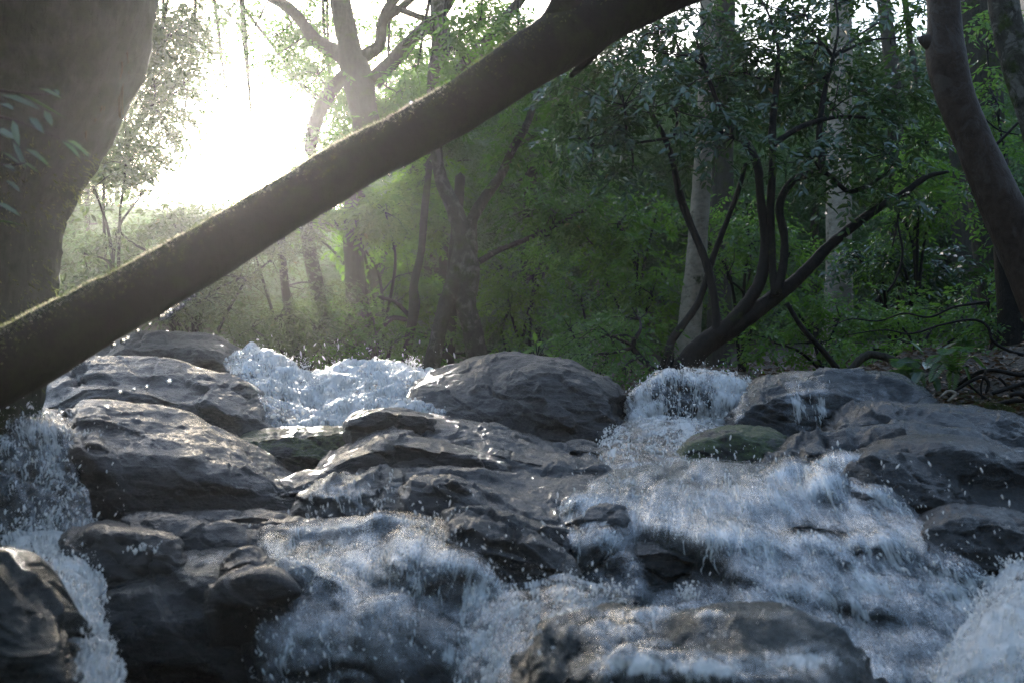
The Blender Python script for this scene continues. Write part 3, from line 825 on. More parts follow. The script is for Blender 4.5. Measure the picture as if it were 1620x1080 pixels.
S = C + D * (rad * (1 + 0.10 * fbm(S * 2.6 + 3 * 5.1, 4) + 0.04 * fbm(S * 13 + 3, 3)))[:, None]
tuft = fbm(S * 14, 3)
ok = rng.random(nf) < np.clip(0.75 + 1.2 * tuft, 0.1, 1)
S, D, T, tuft = S[ok], D[ok], T[ok], tuft[ok]; n = len(S)
V, F, a = leaf_geo(S - D * 0.003, D + 0.5 * rng.normal(size=(n, 3)), T + 0.6 * rng.normal(size=(n, 3)), rng.uniform(0.006, 0.014, n) * (1 + 0.8 * tuft), rng.uniform(0.0015, 0.003, n), rng.random(n) * 0.9)
M_fr = leaf_mat('rim_light_moss', (0.02, 0.025, 0.006), (0.04, 0.045, 0.012), (0.06, 0.06, 0.02), 0.75, 0.6, (0.88, 0.80, 0.58))  # moss blades tinted pale gold to paint the sun's rim light
obj('rim_light_moss', V, F, M_fr, log, attrs={'rnd': a}, smooth=False)
# drops hanging from the lower edge
b = NB('water_drop')
M_drop = b.done(b.n('BsdfPrincipled', i_Base_Color=(1, 1, 1, 1), i_Roughness=0.02, i_IOR=1.33, i_Transmission_Weight=1.0))
def uvsphere(nu=10, nv=7):
    th = np.linspace(0, 2 * np.pi, nu, endpoint=False); ph = np.linspace(0.02, np.pi - 0.02, nv)
    return np.stack([np.sin(ph)[:, None] * np.cos(th), np.sin(ph)[:, None] * np.sin(th), np.cos(ph)[:, None] * np.ones(nu)], -1).reshape(-1, 3), grid_faces(nv, nu, True)
SV, SF = uvsphere(14, 9)
drop_me = None
for k, (px, py, rp) in enumerate([(268, 604, 3.4), (232, 612, 2.6), (212, 616, 2.4), (190, 620, 2.6), (123, 575, 4), (117, 580, 3), (180, 546, 3), (195, 540, 3.4), (202, 536, 3), (218, 524, 2.8),
        (256, 502, 4), (263, 497, 5.5), (269, 492, 5), (280, 485, 5), (287, 479, 5.5), (298, 471, 4), (306, 465, 4), (237, 514, 2.4), (475, 358, 3.4), (605, 265, 4), (617, 276, 3), (639, 262, 3.4), (742, 202, 3), (651, 164, 3.2)]):
    c = at(px, py, 3.42 + 0.0011 * (px - 250)) ; rad_ = 1.35 * rp / FPX * 3.45
    if k == 0:
        o = obj('water_drop', c + SV * np.array([1, 1, 1.2]) * rad_, SF, M_drop, log)
        drop_me = (o, c, rad_)
        o.data.transform(__import__('mathutils').Matrix.Translation(-(Vector(c) - log.location))); o.location = Vector(c) - log.location
    else:
        o2 = drop_me[0].copy(); scene.collection.objects.link(o2); o2.parent = log
        o2.location = Vector(c) - log.location; s_ = rad_ / drop_me[2]; o2.scale = (s_, s_, s_)

# ---- the big mossy trunk overhanging at the upper left
prof = [(-260, 262, 520), (-120, 258, 500), (0, 238, 490), (50, 220, 480), (110, 190, 465), (170, 158, 450), (225, 128, 440), (275, 106, 430), (330, 90, 420), (420, 80, 410), (500, 68, 405), (600, 56, 410), (720, 40, 430)]
cx = []; rr_ = []
for (py, xr, wd) in prof:
    cx.append(at(xr - wd / 2, py, 4.6)); rr_.append(wd / 2 / FPX * 4.6)
V, F = tube(np.array(cx), np.array(rr_), 90, 0.02, 0.05, 2.2, seed=9)
fl = 0.03 * fbm(V * np.array([9, 9, 0.9]), 4) + 0.012 * fbm(V * 20, 3)
ctr = np.array([cx[5][0], 4.6, 0]); od = V - ctr; od[:, 2] = 0; od /= np.linalg.norm(od, axis=1)[:, None]
V = V + od * fl[:, None]
bigl = thing('mossy_tree', at(-60, 700, 4.6), 'huge mossy trunk bulging in from the upper left corner', 'tree', None)
obj('trunk', V, F, MB['fibre'], bigl)
# moss skin on its lower part and rootlets hanging off the bulge
g = Geo(); n = 26000
vi = rng.integers(0, len(V) - 2, n); S = V[vi] + 0.01 * rng.normal(size=(n, 3)); Dn = od[vi]
ok = (Dn[:, 1] < 0.25) & (S[:, 2] < 2.62) & (rng.random(n) < np.clip(0.35 + 1.2 * fbm(S * 3, 3), 0.05, 1)); S, Dn = S[ok], Dn[ok]; n = len(S)
V2, F2, a2 = leaf_geo(S, Dn + 0.5 * rng.normal(size=(n, 3)) - np.array([0, 0, 0.7]), np.tile([0, -1.0, 0.3], (n, 1)) + 0.5 * rng.normal(size=(n, 3)), rng.uniform(0.012, 0.032, n), rng.uniform(0.003, 0.006, n), rng.random(n) * 0.9)
obj('moss', V2, F2, M_moss, bigl, attrs={'rnd': a2}, smooth=False)
g = Geo()
for k in range(60):
    t = rng.random(); px = np.interp(t, [0, 1], [206, 126]) + rng.normal() * 2; py = np.interp(t, [0, .3, .6, 1], [80, 125, 170, 226])
    ln = rng.uniform(8, 26); Yk = 4.62 + 0.05 * rng.normal()
    g.add(*tube(at([px, px + 1 + rng.normal(), px - 1 + rng.normal() * 2], [py - 4, py + ln * .5, py + ln], Yk), np.array([0.004, 0.0032, 0.0015]), 5, 0.015, 0.3, 40, seed=k))
M_root = bark_mat('rootlets', (0.03, 0.022, 0.012), (0.08, 0.06, 0.03), bump=0.3)
V, F, _ = g.out()
obj('hanging_rootlets', V, F, M_root, bigl)
for px in (190, 193.5, 188):
    V, F = tube(at([px + 14, px + 6, px + 1, px, px + 1], [78, 90, 120, 160, 189 - rng.random() * 9], 4.6), np.array([0.004, 0.005, 0.005, 0.0045, 0.003]), 6, 0.012, 0.35, 30, seed=px)
    obj('hanging_root', V, F, M_root, bigl)
# ---- sprig of long wet leaves in front of that trunk
sp = thing('leafy_sprig', at(20, 300, 3.4), 'sprig of long narrow wet leaves hanging in front of the big left trunk', 'plant')
g = Geo(); tw = Geo()
tips = [(0, 150, 60, 165, 11), (30, 148, 100, 178, 9), (60, 140, 95, 150, 8), (70, 175, 82, 196, 9), (45, 185, 68, 205, 9), (5, 262, 22, 268, 10), (95, 220, 125, 243, 8), (118, 230, 140, 245, 8), (105, 222, 130, 232, 8),
        (20, 225, 40, 262, 8), (0, 240, 30, 255, 8), (30, 255, 60, 268, 8), (8, 285, 30, 300, 10), (0, 165, 20, 170, 10), (20, 190, 30, 225, 9), (85, 142, 94, 148, 6), (40, 235, 75, 255, 8), (-10, 205, 25, 215, 10), (-10, 320, 30, 335, 9), (-5, 350, 35, 352, 8)]
for (x0, y0, x1, y1, wp) in tips:
    Yk = 3.4 + 0.12 * rng.normal()
    p0, p1 = at(x0, y0, Yk), at(x1, y1, Yk - 0.06 * rng.random())
    d_ = p1 - p0; L_ = np.linalg.norm(d_)
    V, F, a = leaf_geo(p0[None], d_[None], (np.array([0, -0.5, 1.0]) + 0.3 * rng.normal(size=3))[None], np.array([L_ * 1.1]), np.array([wp / FPX * 3.4 * 1.3]), np.array([rng.random() * .9]))
    g.add(V, F, a)
for s in ('-30,140,3 20,146,2 70,150,1.3 92,150,.8', '-30,180,3 20,190,2 60,205,1.6 100,222,1.2 118,232,.8', '-30,250,3 10,262,2 40,258,1'):
    P_, r_ = pxline(s, 3.4); tw.add(*tube(P_, r_, 6, 0.02))
V, F, a = g.out(); obj('leaves', V, F, ML['dark'], sp, attrs={'rnd': a}, smooth=False)
V, F, a = tw.out(); obj('twig', V, F, MB['dark'], sp)

# ---- right hand trunks
mott = tree('mottled_tree', 'thick mottled brown trunk with a knob, leaning in at the right edge', 'tree', None,
     ['1488,-160,25 1491,-40,26 1494,30,26 1497,90,31 1508,140,29 1532,205,29 1560,270,31 1596,350,35 1634,430,39 1674,520,45 1710,600,55',
      '1492,72,26 1474,68,15 1462,64,10 1456,62,6'], 7.2, 'mottled', nseg=48, step=0.03, knob=0.06)
tree('mossy_edged_tree', 'lichen blotched trunk entering at the top right corner, moss down its left side', 'tree', None,
     ['1570,-140,22 1582,-40,22 1592,30,23 1606,90,23 1618,130,24 1640,190,26 1665,280,28 1690,400,32 1710,560,38'], 8.2, 'rough', nseg=32, step=0.04)
tree('brown_tree', 'broad brown trunk half hidden by leaves, right of the knobbed trunk', 'tree', None,
     ['1545,-140,30 1548,0,30 1552,120,31 1560,260,33 1580,420,36 1592,520,40 1600,600,50'], 13.5, 'brown', nseg=28)
tree('shadowed_tree', 'dark trunk base with ivy at the right edge, behind the knobbed trunk', 'tree', None,
     ['1590,300,20 1598,400,24 1606,500,28 1612,570,36 1616,620,46'], 9.6, 'dark', nseg=24)
# added unseen leaf masses above and behind the camera, to cut sky fill light
def added_shade_crown(root, cells, leaf=0.15, dens=26):
    g = Geo()
    for (x, y, z, rx, ry, rz) in cells:
        (V_, F_, a_), _, _ = sprays(np.array([x, y, z]), np.array([rx, ry, rz]), int(dens * rx * ry), leaf, 9, 0.5, rng, 0.45)
        g.add(V_, F_, a_)
    V_, F_, a_ = g.out()
    obj('crown', V_, F_, ML['mid'], root, attrs={'rnd': a_}, smooth=False)  # leaf mass added only to block light from behind the camera
added_shade_crown(mott, [(4.2, 1.5, 5.6, 2.0, 2.2, 1.8), (2.2, -0.6, 6.0, 2.6, 2.0, 1.6), (5.5, -1.0, 4.6, 2.0, 3.0, 2.4), (2.5, -3.4, 4.8, 3.2, 2.0, 2.4), (0.0, -2.4, 6.4, 2.4, 2.0, 1.6), (1.5, -5.0, 4.0, 4.0, 2.0, 2.6)])
added_shade_crown(bigl, [(-3.6, 2.6, 5.8, 2.0, 2.2, 1.6), (-2.4, -0.6, 6.0, 2.6, 2.0, 1.6), (-5.2, 0.5, 4.8, 2.0, 3.0, 2.4), (-2.8, -3.6, 4.8, 3.2, 2.0, 2.4), (-2.0, -5.2, 4.0, 3.6, 2.0, 2.6)])
# ---- pale trunks behind the multi stemmed tree
tree('pale_tree', 'pale smooth trunk standing behind the black stems of the forked tree', 'tree', None,
     ['1122,-120,13 1120,40,13 1117,180,14 1110,290,15 1102,400,16 1094,480,18 1086,560,21 1080,620,24'], 11.2, 'pale', nseg=28)
tree('ochre_tree', 'straight ochre trunk with mossy patches, right of the forked tree', 'tree', None,
     ['1332,-120,17 1330,60,18 1328,220,19 1327,340,20 1327,430,21 1326,560,25'], 14.0, 'pale', nseg=28)
tree('slim_tree', 'slim brown trunk close to the right side of the pale trunk', 'tree', None,
     ['1150,-100,15 1146,100,16 1143,260,17 1140,400,18 1136,600,20'], 16.0, 'brown', nseg=20)

# ---- the forked dark tree over the right fall
E = ell
tree('forked_tree', 'dark multi stemmed tree forking low above the right hand waterfall, with blue green leaves', 'tree', None,
     ['1070,604,22 1082,580,19 1105,553,17 1132,533,16 1185,500,14 1225,470,13 1270,434,10 1320,382,8 1380,336,7 1430,306,6 1466,280,4 1500,272,2.5',
      '1132,533,11 1160,506,11 1190,468,10 1206,430,9 1211,380,8 1203,310,7 1198,262,7 1178,224,6 1152,198,5 1130,150,4 1110,90,3',
      '1226,468,8 1222,420,7 1219,340,6.5 1222,260,6 1222,200,6 1228,140,5 1232,80,3',
      '1228,462,8 1238,425,7.5 1241,375,7 1233,328,6.5 1252,289,6.5 1296,272,6 1312,278,4.5 1342,303,4 1370,296,3 1400,276,2',
      '1297,272,5 1300,240,5 1296,212,5 1304,150,4 1318,90,3', '1060,590,9 1060,545,7 1080,515,6 1105,478,5.5 1130,402,5 1150,350,4.5 1166,308,4 1180,260,3',
      '1134,528,6.5 1131,480,6 1117,415,6 1091,352,6 1076,310,5.5 1060,240,5 1040,196,4.5 1010,150,3', '1245,480,4 1270,520,4.5 1300,552,5 1330,590,6',
      '1222,230,5 1270,200,4 1330,185,3 1400,190,2', '1178,224,4 1120,205,3.5 1050,220,2.5 980,230,2'], (9.4, 9.6), 'dark',
     [E(985, 150, 120, 70, 9.2), E(910, 215, 95, 60, 9.5), E(1085, 80, 130, 62, 9.6), E(1060, 165, 110, 50, 9.0), E(1175, 110, 95, 70, 9.9), E(1165, 215, 95, 48, 9.2), E(1290, 70, 80, 60, 9.8),
      E(1320, 165, 100, 60, 9.6), E(1410, 150, 90, 60, 10.0), E(1400, 235, 90, 45, 9.6), E(1275, 240, 60, 36, 9.2), E(1130, 20, 130, 40, 9.6), E(1350, 300, 80, 30, 9.4, .6), E(1270, 10, 90, 30, 10), E(1000, 270, 70, 30, 9.6, .6), E(1430, 60, 60, 50, 10.2, .7), E(1440, 310, 60, 26, 9.6, .6), E(1200, -10, 120, 40, 9.8), E(1320, -20, 110, 40, 10), E(1060, 30, 110, 40, 9.8), E(1230, 160, 50, 50, 10.6, .8), E(1420, 20, 70, 30, 10.4, .8)],
     'dark', 0.084, nseg=16, step=0.03, knob=0.30, twigs=0.12)
# low twisted stems left of it
tree('crooked_shrub', 'small crooked dark shrub at the foot of the forked tree', 'shrub', None,
     ['1032,620,6 1036,590,6 1020,572,5 1008,560,5 1000,545,4 1012,525,3', '1044,600,6 1048,575,5 1062,548,5'], 9.2, 'dark',
     [E(960, 530, 75, 30, 9.2), E(930, 560, 60, 24, 9.0), E(1010, 500, 50, 26, 9.6), E(985, 585, 55, 18, 8.9)], 'mid', 0.045, twigs=0.15)
# ------------------------------------------------------------------ water
def foam_mat():
    b = NB('white_water')
    p = b.geo()
    pr = b.n('BsdfPrincipled', i_Base_Color=(0.84, 0.82, 0.80, 1), i_Roughness=0.18, i_IOR=1.33)
    tr = b.n('BsdfTranslucent', i_Color=(0.93, 0.91, 0.88, 1))
    m1 = b.n('MixShader', i_0=0.5, i_1=pr, i_2=tr)
    tp = b.n('BsdfTransparent')
    return b.done(b.n('MixShader', i_0=0.22, i_1=m1, i_2=tp))

def stream_mat():
    """thin sheet of clear water with streaks of white along the flow (UV in metres, v = downstream)"""
    b = NB('running_water')
    uv = b.coord('UV'); f = b.attr('foam')
    s1 = b.noise(b.mapping(uv, (34, 7.0, 1)), 1.0, 5, 0.62, 0.8)
    s2 = b.noise(b.mapping(uv, (110, 18, 1)), 1.0, 4, 0.6, 0.3)
    s3 = b.noise(b.mapping(uv, (10, 4.0, 1)), 1.0, 4, 0.6, 0.7)
    s = b.math('ADD', b.math('ADD', b.math('MULTIPLY', s1, 0.42), b.math('MULTIPLY', s2, 0.16)), b.math('MULTIPLY', s3, 0.42))
    # white where s > 0.72 - 0.45 foam
    d = b.math('ADD', s, b.math('MULTIPLY', f, 0.30))
    a = b.ramp(d, [(0.63, 0.0), (0.68, 0.4), (0.76, 0.92)])
    nrm = b.bump(b.math('ADD', s1, s2), 0.6, 0.02)
    film = b.n('MixShader', i_0=b.math('MULTIPLY', b.n('Fresnel', i_IOR=1.33, i_Normal=nrm).outputs[0], b.ramp(b.math('ADD', f, 0.5), [(0.1, 0.0), (0.7, 0.24)])), i_1=b.n('BsdfTransparent', i_Color=(0.93, 0.95, 0.96, 1)), i_2=b.n('BsdfGlossy', i_Roughness=0.2, i_Normal=nrm))
    wh = b.n('MixShader', i_0=0.35, i_1=b.n('BsdfPrincipled', i_Base_Color=(0.84, 0.82, 0.80, 1), i_Roughness=0.25, i_Normal=nrm), i_2=b.n('BsdfTranslucent', i_Color=(0.84, 0.82, 0.80, 1)))
    return b.done(b.n('MixShader', i_0=a, i_1=film, i_2=wh))
M_foam = foam_mat(); M_stream = stream_mat()

def sample(W, u, v):
    M, N = W.shape[:2]
    x = np.clip(u, 0, 1) * (N - 1.001); y = np.clip(v, 0, 1) * (M - 1.001)
    i = x.astype(int); j = y.astype(int); fx = (x - i)[..., None]; fy = (y - j)[..., None]
    return (W[j, i] * (1 - fx) * (1 - fy) + W[j, i + 1] * fx * (1 - fy) + W[j + 1, i] * (1 - fx) * fy + W[j + 1, i + 1] * fx * fy)

def smooth2(W, k):
    for _ in range(k):
        P = np.pad(W, ((1, 1), (1, 1), (0, 0)), mode='edge')
        W = (P[:-2, 1:-1] + P[2:, 1:-1] + P[1:-1, :-2] + P[1:-1, 2:] + 2 * W) / 6
    return W

def topx(W):
    d = W - CAM
    fw = d[..., 1] * ct + d[..., 2] * st
    return 810 + d[..., 0] / fw * FPX, 540 - (-d[..., 1] * st + d[..., 2] * ct) / fw * FPX

FOAMV, DROPV = Geo(), Geo()

ICO = None
def drops(P, size, vel, stretch=2.0, rg=rng):
    """small water drops, lengthened along their velocity"""
    n = len(P)
    t = np.linspace(0, 2 * np.pi, 5, endpoint=False)
    ring = np.stack([np.cos(t), np.sin(t)], -1)
    v = vel / (np.linalg.norm(vel, axis=1)[:, None] + 1e-9)
    a = np.cross(v, [0.3, 1, 0.2]); a /= np.linalg.norm(a, axis=1)[:, None]; c = np.cross(v, a)
    s = size[:, None]
    r = (a[:, None] * ring[None, :, :1] + c[:, None] * ring[None, :, 1:])
    V = np.concatenate([(P + v * s * stretch)[:, None], P[:, None] + r * s[:, None] * 0.8 + (v * s * stretch * 0.35)[:, None], P[:, None] + r * s[:, None] * 0.8 - (v * s * stretch * 0.35)[:, None], (P - v * s * stretch)[:, None]], 1)
    F = []
    for k in range(5):
        k2 = (k + 1) % 5
        F += [[0, 1 + k2, 1 + k, 1 + k], [1 + k, 1 + k2, 6 + k2, 6 + k], [11, 6 + k, 6 + k2, 6 + k2]]
    tri = np.array([f[:3] for f in F if f[2] == f[3]]); quad = np.array([f for f in F if f[2] != f[3]])
    o = np.arange(n)[:, None, None] * 12
    DROPV.add(V.reshape(-1, 3), [(tri[None] + o).reshape(-1, 3), (quad[None] + o).reshape(-1, 4)])

def strands(W, n, foam, u0=0, u1=1, v0=0, v1=1, length=(0.04, 0.14), width=(0.0016, 0.0055), lift=(0.004, 0.03), rg=rng, K=6, wob=0.012):
    """fine threads of white water that follow the flow down a surface"""
    Wm = smooth2(W, 18)
    nm = grid_normals(Wm)
    if ((CAM - Wm) * nm).sum(-1).mean() < 0: nm = -nm
    u = rg.uniform(u0, u1, n * 3); v = rg.uniform(v0, v1, n * 3)
    S = sample(Wm, u, v)
    px, py = topx(S)
    f = foam(px, py, u, v) - 0.25 + 1.5 * fbm(np.stack([S[:, 0] * 15, (S[:, 2] - 0.4 * S[:, 1]) * 5, u * 0 + 2], -1), 3)
    ok = rg.random(n * 3) < np.clip(f, 0, 1) ** 1.5
    u, v = u[ok][:n], v[ok][:n]; n = len(u)
    if n == 0: return
    Ltot = np.linalg.norm(np.diff(Wm, axis=0), axis=-1).sum(0).mean()
    dv = 0.45 * rg.uniform(*length, n) / Ltot
    lift = (lift[0] * 0.4, lift[1] * 0.5); wob = wob * 0.35; width = (width[0] * 0.8, width[1] * 0.8)
    k = np.linspace(0, 1, K)
    vv = v[:, None] + dv[:, None] * k[None]
    uu = u[:, None] + (0.004 * rg.normal(size=n))[:, None] * k[None]
    P = sample(Wm, uu, vv); N_ = sample(nm, uu, vv)
    h = rg.uniform(*lift, n)[:, None] * (0.35 + 0.65 * np.sin(np.pi * k)[None])
    P = P + N_ * h[..., None] + wob * np.stack([fbm(P * 16 + 9 * q, 2) for q in range(3)], -1)
    T = np.gradient(P, axis=1); T /= np.linalg.norm(T, axis=-1, keepdims=True) + 1e-9
    Sd = np.cross(T, N_); Sd /= np.linalg.norm(Sd, axis=-1, keepdims=True) + 1e-9
    w_ = rg.uniform(*width, n)[:, None] * np.sin(np.pi * (0.08 + 0.86 * k))[None] ** 0.8 * (1 + 0.5 * rg.normal(size=(n, K)).clip(-1, 1))
    w_ = w_[..., None]
    ring = np.stack([P + Sd * w_, P + N_ * w_ * 0.9, P - Sd * w_], 2)      # n,K,3,3
    V = ring.reshape(-1, 3)
    F = []
    for a in range(K - 1):
        for c in range(3):
            F.append([a * 3 + c, a * 3 + (c + 1) % 3, (a + 1) * 3 + (c + 1) % 3, (a + 1) * 3 + c])
    F = np.array(F)[None] + (np.arange(n) * K * 3)[:, None, None]
    FOAMV.add(V, F.reshape(-1, 4))

def spatter(W, n, foam, u0=0, u1=1, v0=0, v1=1, hgt=0.06, size=(0.0012, 0.004), vel=(0, -0.5, -1), rg=rng, stretch=2.0):
    u = rg.uniform(u0, u1, n * 3); v = rg.uniform(v0, v1, n * 3)
    S = sample(W, u, v); px, py = topx(S)
    ok = rg.random(n * 3) < np.clip(foam(px, py, u, v), 0, 1)
    S = S[ok][:n]; n = len(S)
    if n == 0: return
    nm = np.array([0, -0.6, 0.8])
    S = S + nm * np.abs(rg.normal(size=n))[:, None] * hgt + 0.012 * rg.normal(size=(n, 3))
    sz = 0.7 * size[0] + (1.5 * size[1] - size[0]) * rg.random(n) ** 5
    drops(S, sz, np.array(vel) + 0.5 * rg.normal(size=(n, 3)), stretch)

def water_on(W, foam, u0=0, u1=1, v0=0, v1=1, off=0.014, turb=0.010, res=0.010, su=9.0, sv=3.0, sm=5, ph=0.0, film=1.0, df=0.0):
    Ws = smooth2(W, sm)
    wid = np.linalg.norm(np.diff(Ws, axis=1), axis=-1).sum(1).mean() * (u1 - u0)
    ln = np.linalg.norm(np.diff(Ws, axis=0), axis=-1).sum(0).mean() * (v1 - v0)
    nu, nv = int(np.clip(wid / res, 20, 260)), int(np.clip(ln / res, 20, 220))
    uu, vv = np.meshgrid(np.linspace(u0, u1, nu), np.linspace(v0, v1, nv))
    P = sample(Ws, uu, vv)
    n = grid_normals(P)
    if ((CAM - P) * n).sum(-1).mean() < 0: n = -n
    um = (uu - u0) / (u1 - u0) * wid; vm = (vv - v0) / (v1 - v0) * ln
    q = np.stack([um * su + ph, vm * sv, um * 0 + 5], -1)
    d = off + turb * (1.2 * fbm(q, 4) + 0.5 * fbm(q * np.array([3.1, 2.2, 1]) + 8, 3, ridge=True))
    edge = np.minimum(np.minimum(uu - u0, u1 - uu) / (u1 - u0) / 0.06, 1.0)
    P = P + n * (d * np.clip(edge, 0, 1) - 0.012 * (1 - np.clip(edge, 0, 1)))[..., None]
    px, py = topx(P)
    f = np.clip(foam(px, py, uu, vv) + df + 0.55 * fbm(P * np.array([11, 6, 7]) + ph, 3), -0.6, 1.1) - 0.5 * (1 - np.clip(edge, 0, 1))
    o = obj('water', P.reshape(-1, 3), grid_faces(nv, nu), M_stream, loc=P.reshape(-1, 3).mean(0), attrs={'foam': f.ravel()}, uv=np.stack([um + ph * 1.7, vm + ph], -1).reshape(-1, 2))
    tag(o, kind='structure')
    return P

def gf(base, *bl):
    """foam cover: base plus soft patches (px, py, rx, ry, amount)"""
    def f(px, py, u, v):
        s = np.full(np.shape(px), float(base))
        for (cx, cy, rx, ry, am) in bl:
            s = s + am * np.exp(-(((px - cx) / rx) ** 2 + ((py - cy) / ry) ** 2))
        return s
    return f

# -- upper torrent, left of the big boulder: heaped white water
TOR = [((8.7, 8.7), '352,562 392,560 425,574 460,590 500,592 540,580 580,582 620,582 655,584 700,598 730,618'),
       ((8.0, 7.9), '356,580 395,572 440,584 490,602 545,590 600,590 650,594 700,606 728,624'),
       ((7.3, 7.2), '375,605 420,606 470,628 520,620 580,604 630,606 680,622 720,636'),
       ((6.7, 6.7), '400,632 440,642 490,655 540,640 600,630 650,634 690,646 716,655'),
       ((6.1, 6.2), '420,668 470,672 530,672 590,662 640,656 690,664 712,676'), (6.0, '430,720 700,700')]
G = loft(TOR, 230, 150); T0 = at(G[..., 0], G[..., 1], G[..., 2])
nT = grid_normals(T0)
if ((CAM - T0) * nT).sum(-1).mean() < 0: nT = -nT
dT = 0.13 * fbm(T0 * 3.6, 3) + 0.04 * fbm(T0 * 9 + 3, 3, ridge=True) + 0.006 * fbm(T0 * 34, 2)
T1 = T0 + (0.5 * nT + np.array([0, -0.2, 0.6])) * dT[..., None]
fT = gf(0.80, (440, 650, 30, 30, -0.5), (700, 660, 40, 40, -0.45), (520, 640, 60, 30, 0.2), (380, 590, 22, 30, -0.3), (690, 625, 40, 24, -0.3))
water_on(T1, fT, off=0.0, turb=0.018, res=0.013, su=7, sv=7, sm=1)
strands(T1, 3780, fT, length=(0.05, 0.18), width=(0.003, 0.009), lift=(0.0, 0.05), wob=0.03)
spatter(T1, 700, fT, hgt=0.05, size=(0.004, 0.012), vel=(0, -0.3, 0.2), stretch=1.5)
def plume(px, py, Y, h, wd, n, lean=0.0, size=(0.0025, 0.0085)):
    n = int(n * 0.75)
    """a tongue of thrown-up water: threads and beads on ballistic paths"""
    b0 = at(px, py, Y)
    q = rng.random(n) ** 0.8
    ang = rng.normal(size=n) * 0.35 + lean
    top = h * rng.uniform(0.45, 1.05, n)
    x = wd * rng.normal(size=n) * 0.5 * (1 - 0.5 * q) + ang * top * q
    P_ = b0 + np.stack([x, wd * 0.6 * rng.normal(size=n), top * q], -1)
    sz = size[0] + (size[1] - size[0]) * rng.random(n) ** 3 * (1.15 - q)
    drops(P_, sz, np.stack([ang, 0.2 * rng.normal(size=n), np.ones(n)], -1), 1.7)
for a in [(404, 566, 8.2, .11, .07, 260), (425, 572, 8.2, .07, .09, 160), (448, 582, 8.2, .08, .03, 70, .1), (484, 592, 8.3, .15, .035, 130, -.1), (500, 596, 8.1, .06, .1, 120), (540, 586, 8.2, .08, .09, 200), (560, 586, 8, .05, .12, 160),
          (610, 584, 8.1, .06, .12, 200), (654, 584, 8.0, .11, .05, 160, -.1), (640, 590, 8, .06, .1, 160), (375, 590, 8, .08, .06, 130), (470, 610, 7.6, .08, .1, 160), (590, 610, 7, .07, .15, 240)]:
    plume(*a)
# -- small fall on the right with its pool
fF = gf(0.5, (1010, 660, 50, 40, 0.35), (1150, 640, 25, 40, 0.45), (1085, 640, 22, 35, -0.25), (1090, 598, 90, 10, 0.1))
P1 = water_on(r_fall, fF, 0.02, 0.99, 0.02, 0.9, off=0.03, turb=0.02, su=10, sv=3)
strands(r_fall, 1596, fF, 0.02, 0.99, 0.03, 0.85, (0.05, 0.16), (0.002, 0.006), (0.02, 0.07))
spatter(r_fall, 1440, fF, 0.02, 0.99, 0.03, 0.9, 0.06, (0.0015, 0.005))
POOL = [((6.6, 6.6), '985,668 1020,664 1060,662 1110,664 1165,668'), ((6.2, 6.2), '960,690 1010,676 1060,672 1110,678 1150,684'), ((5.7, 5.7), '940,712 990,704 1040,706 1085,710 1130,716'),
        ((5.3, 5.3), '950,734 1000,732 1050,732 1100,734 1140,738'), (5.2, '955,748 1140,748')]
G = loft(POOL, 90, 90); T0 = at(G[..., 0], G[..., 1], G[..., 2]); T0 = T0 + np.array([0, 0, 1.0]) * (0.035 * fbm(T0 * 7, 4))[..., None]
fP = gf(0.30, (960, 700, 50, 22, 0.2), (1090, 690, 30, 22, 0.3), (1060, 668, 60, 12, 0.4))
water_on(T0, fP, off=0.01, turb=0.012, su=6, sv=6)
strands(T0, 756, fP, length=(0.05, 0.15), width=(0.002, 0.006), lift=(0, 0.03))
spatter(T0, 1120, fP, hgt=0.05, size=(0.0015, 0.005))
for a in [(958, 690, 5.9, .06, .02, 50), (976, 692, 5.9, .05, .02, 40), (1030, 716, 5.5, .05, .05, 70), (1118, 740, 5.2, .05, .02, 40), (1078, 672, 6.4, .05, .08, 140)]: plume(*a)
# -- veils over the far right boulder
fV = gf(-0.5, (1262, 650, 20, 50, 1.2), (1302, 650, 13, 44, 1.1), (1168, 640, 10, 40, 0.8), (1380, 620, 70, 16, 0.30), (1460, 640, 20, 14, 0.3))
water_on(r_right_up, fV, 0.03, 0.97, 0.05, 0.85, off=0.012, turb=0.008)
strands(r_right_up, 630, fV, 0.03, 0.97, 0.2, 0.8, (0.04, 0.14), (0.0016, 0.005), (0.005, 0.03))
# -- thin films that run over the mid stream slabs
water_on(r_center_mid, gf(-0.45, (540, 780, 45, 30, 0.7)), 0.02, 0.98, 0.02, 0.8, off=0.004, turb=0.007, su=9, sv=9, sm=2)
fL = gf(-0.3, (500, 770, 60, 50, 0.5))
strands(r_center_mid, 462, gf(0.0, (530, 790, 45, 30, 0.7)), 0, 1, 0, .9, (0.03, 0.1), (0.0015, 0.004), (0.003, 0.03))
for a in [(530, 800, 4.5, .11, .04, 200, -.05), (548, 806, 4.4, .06, .06, 120), (510, 800, 4.5, .05, .06, 80)]: plume(*a)
# -- broad cascade on the right
fR = gf(0.24, (1060, 748, 130, 14, -0.28), (1300, 760, 100, 22, 0.25), (1400, 800, 70, 50, 0.25), (1010, 905, 110, 26, -0.42), (900, 880, 40, 26, -0.2), (1120, 905, 60, 34, -0.3), (1270, 830, 70, 22, -0.28), (1010, 780, 70, 10, -0.25),
        (1180, 850, 60, 60, 0.2), (960, 830, 60, 22, 0.25), (1360, 900, 110, 60, 0.2), (1540, 960, 80, 90, 0.35), (1430, 985, 50, 50, -0.25), (1270, 930, 60, 40, 0.1), (1590, 840, 50, 30, -0.3))
PR = water_on(r_rdome, fR, 0.0, 0.985, 0.0, 0.95, off=0.016, turb=0.006, su=16, sv=1.8, sm=14)
water_on(r_rdome, fR, 0.0, 0.985, 0.06, 0.95, off=0.04, turb=0.007, su=19, sv=2.0, sm=30, ph=4.3, df=-0.22)
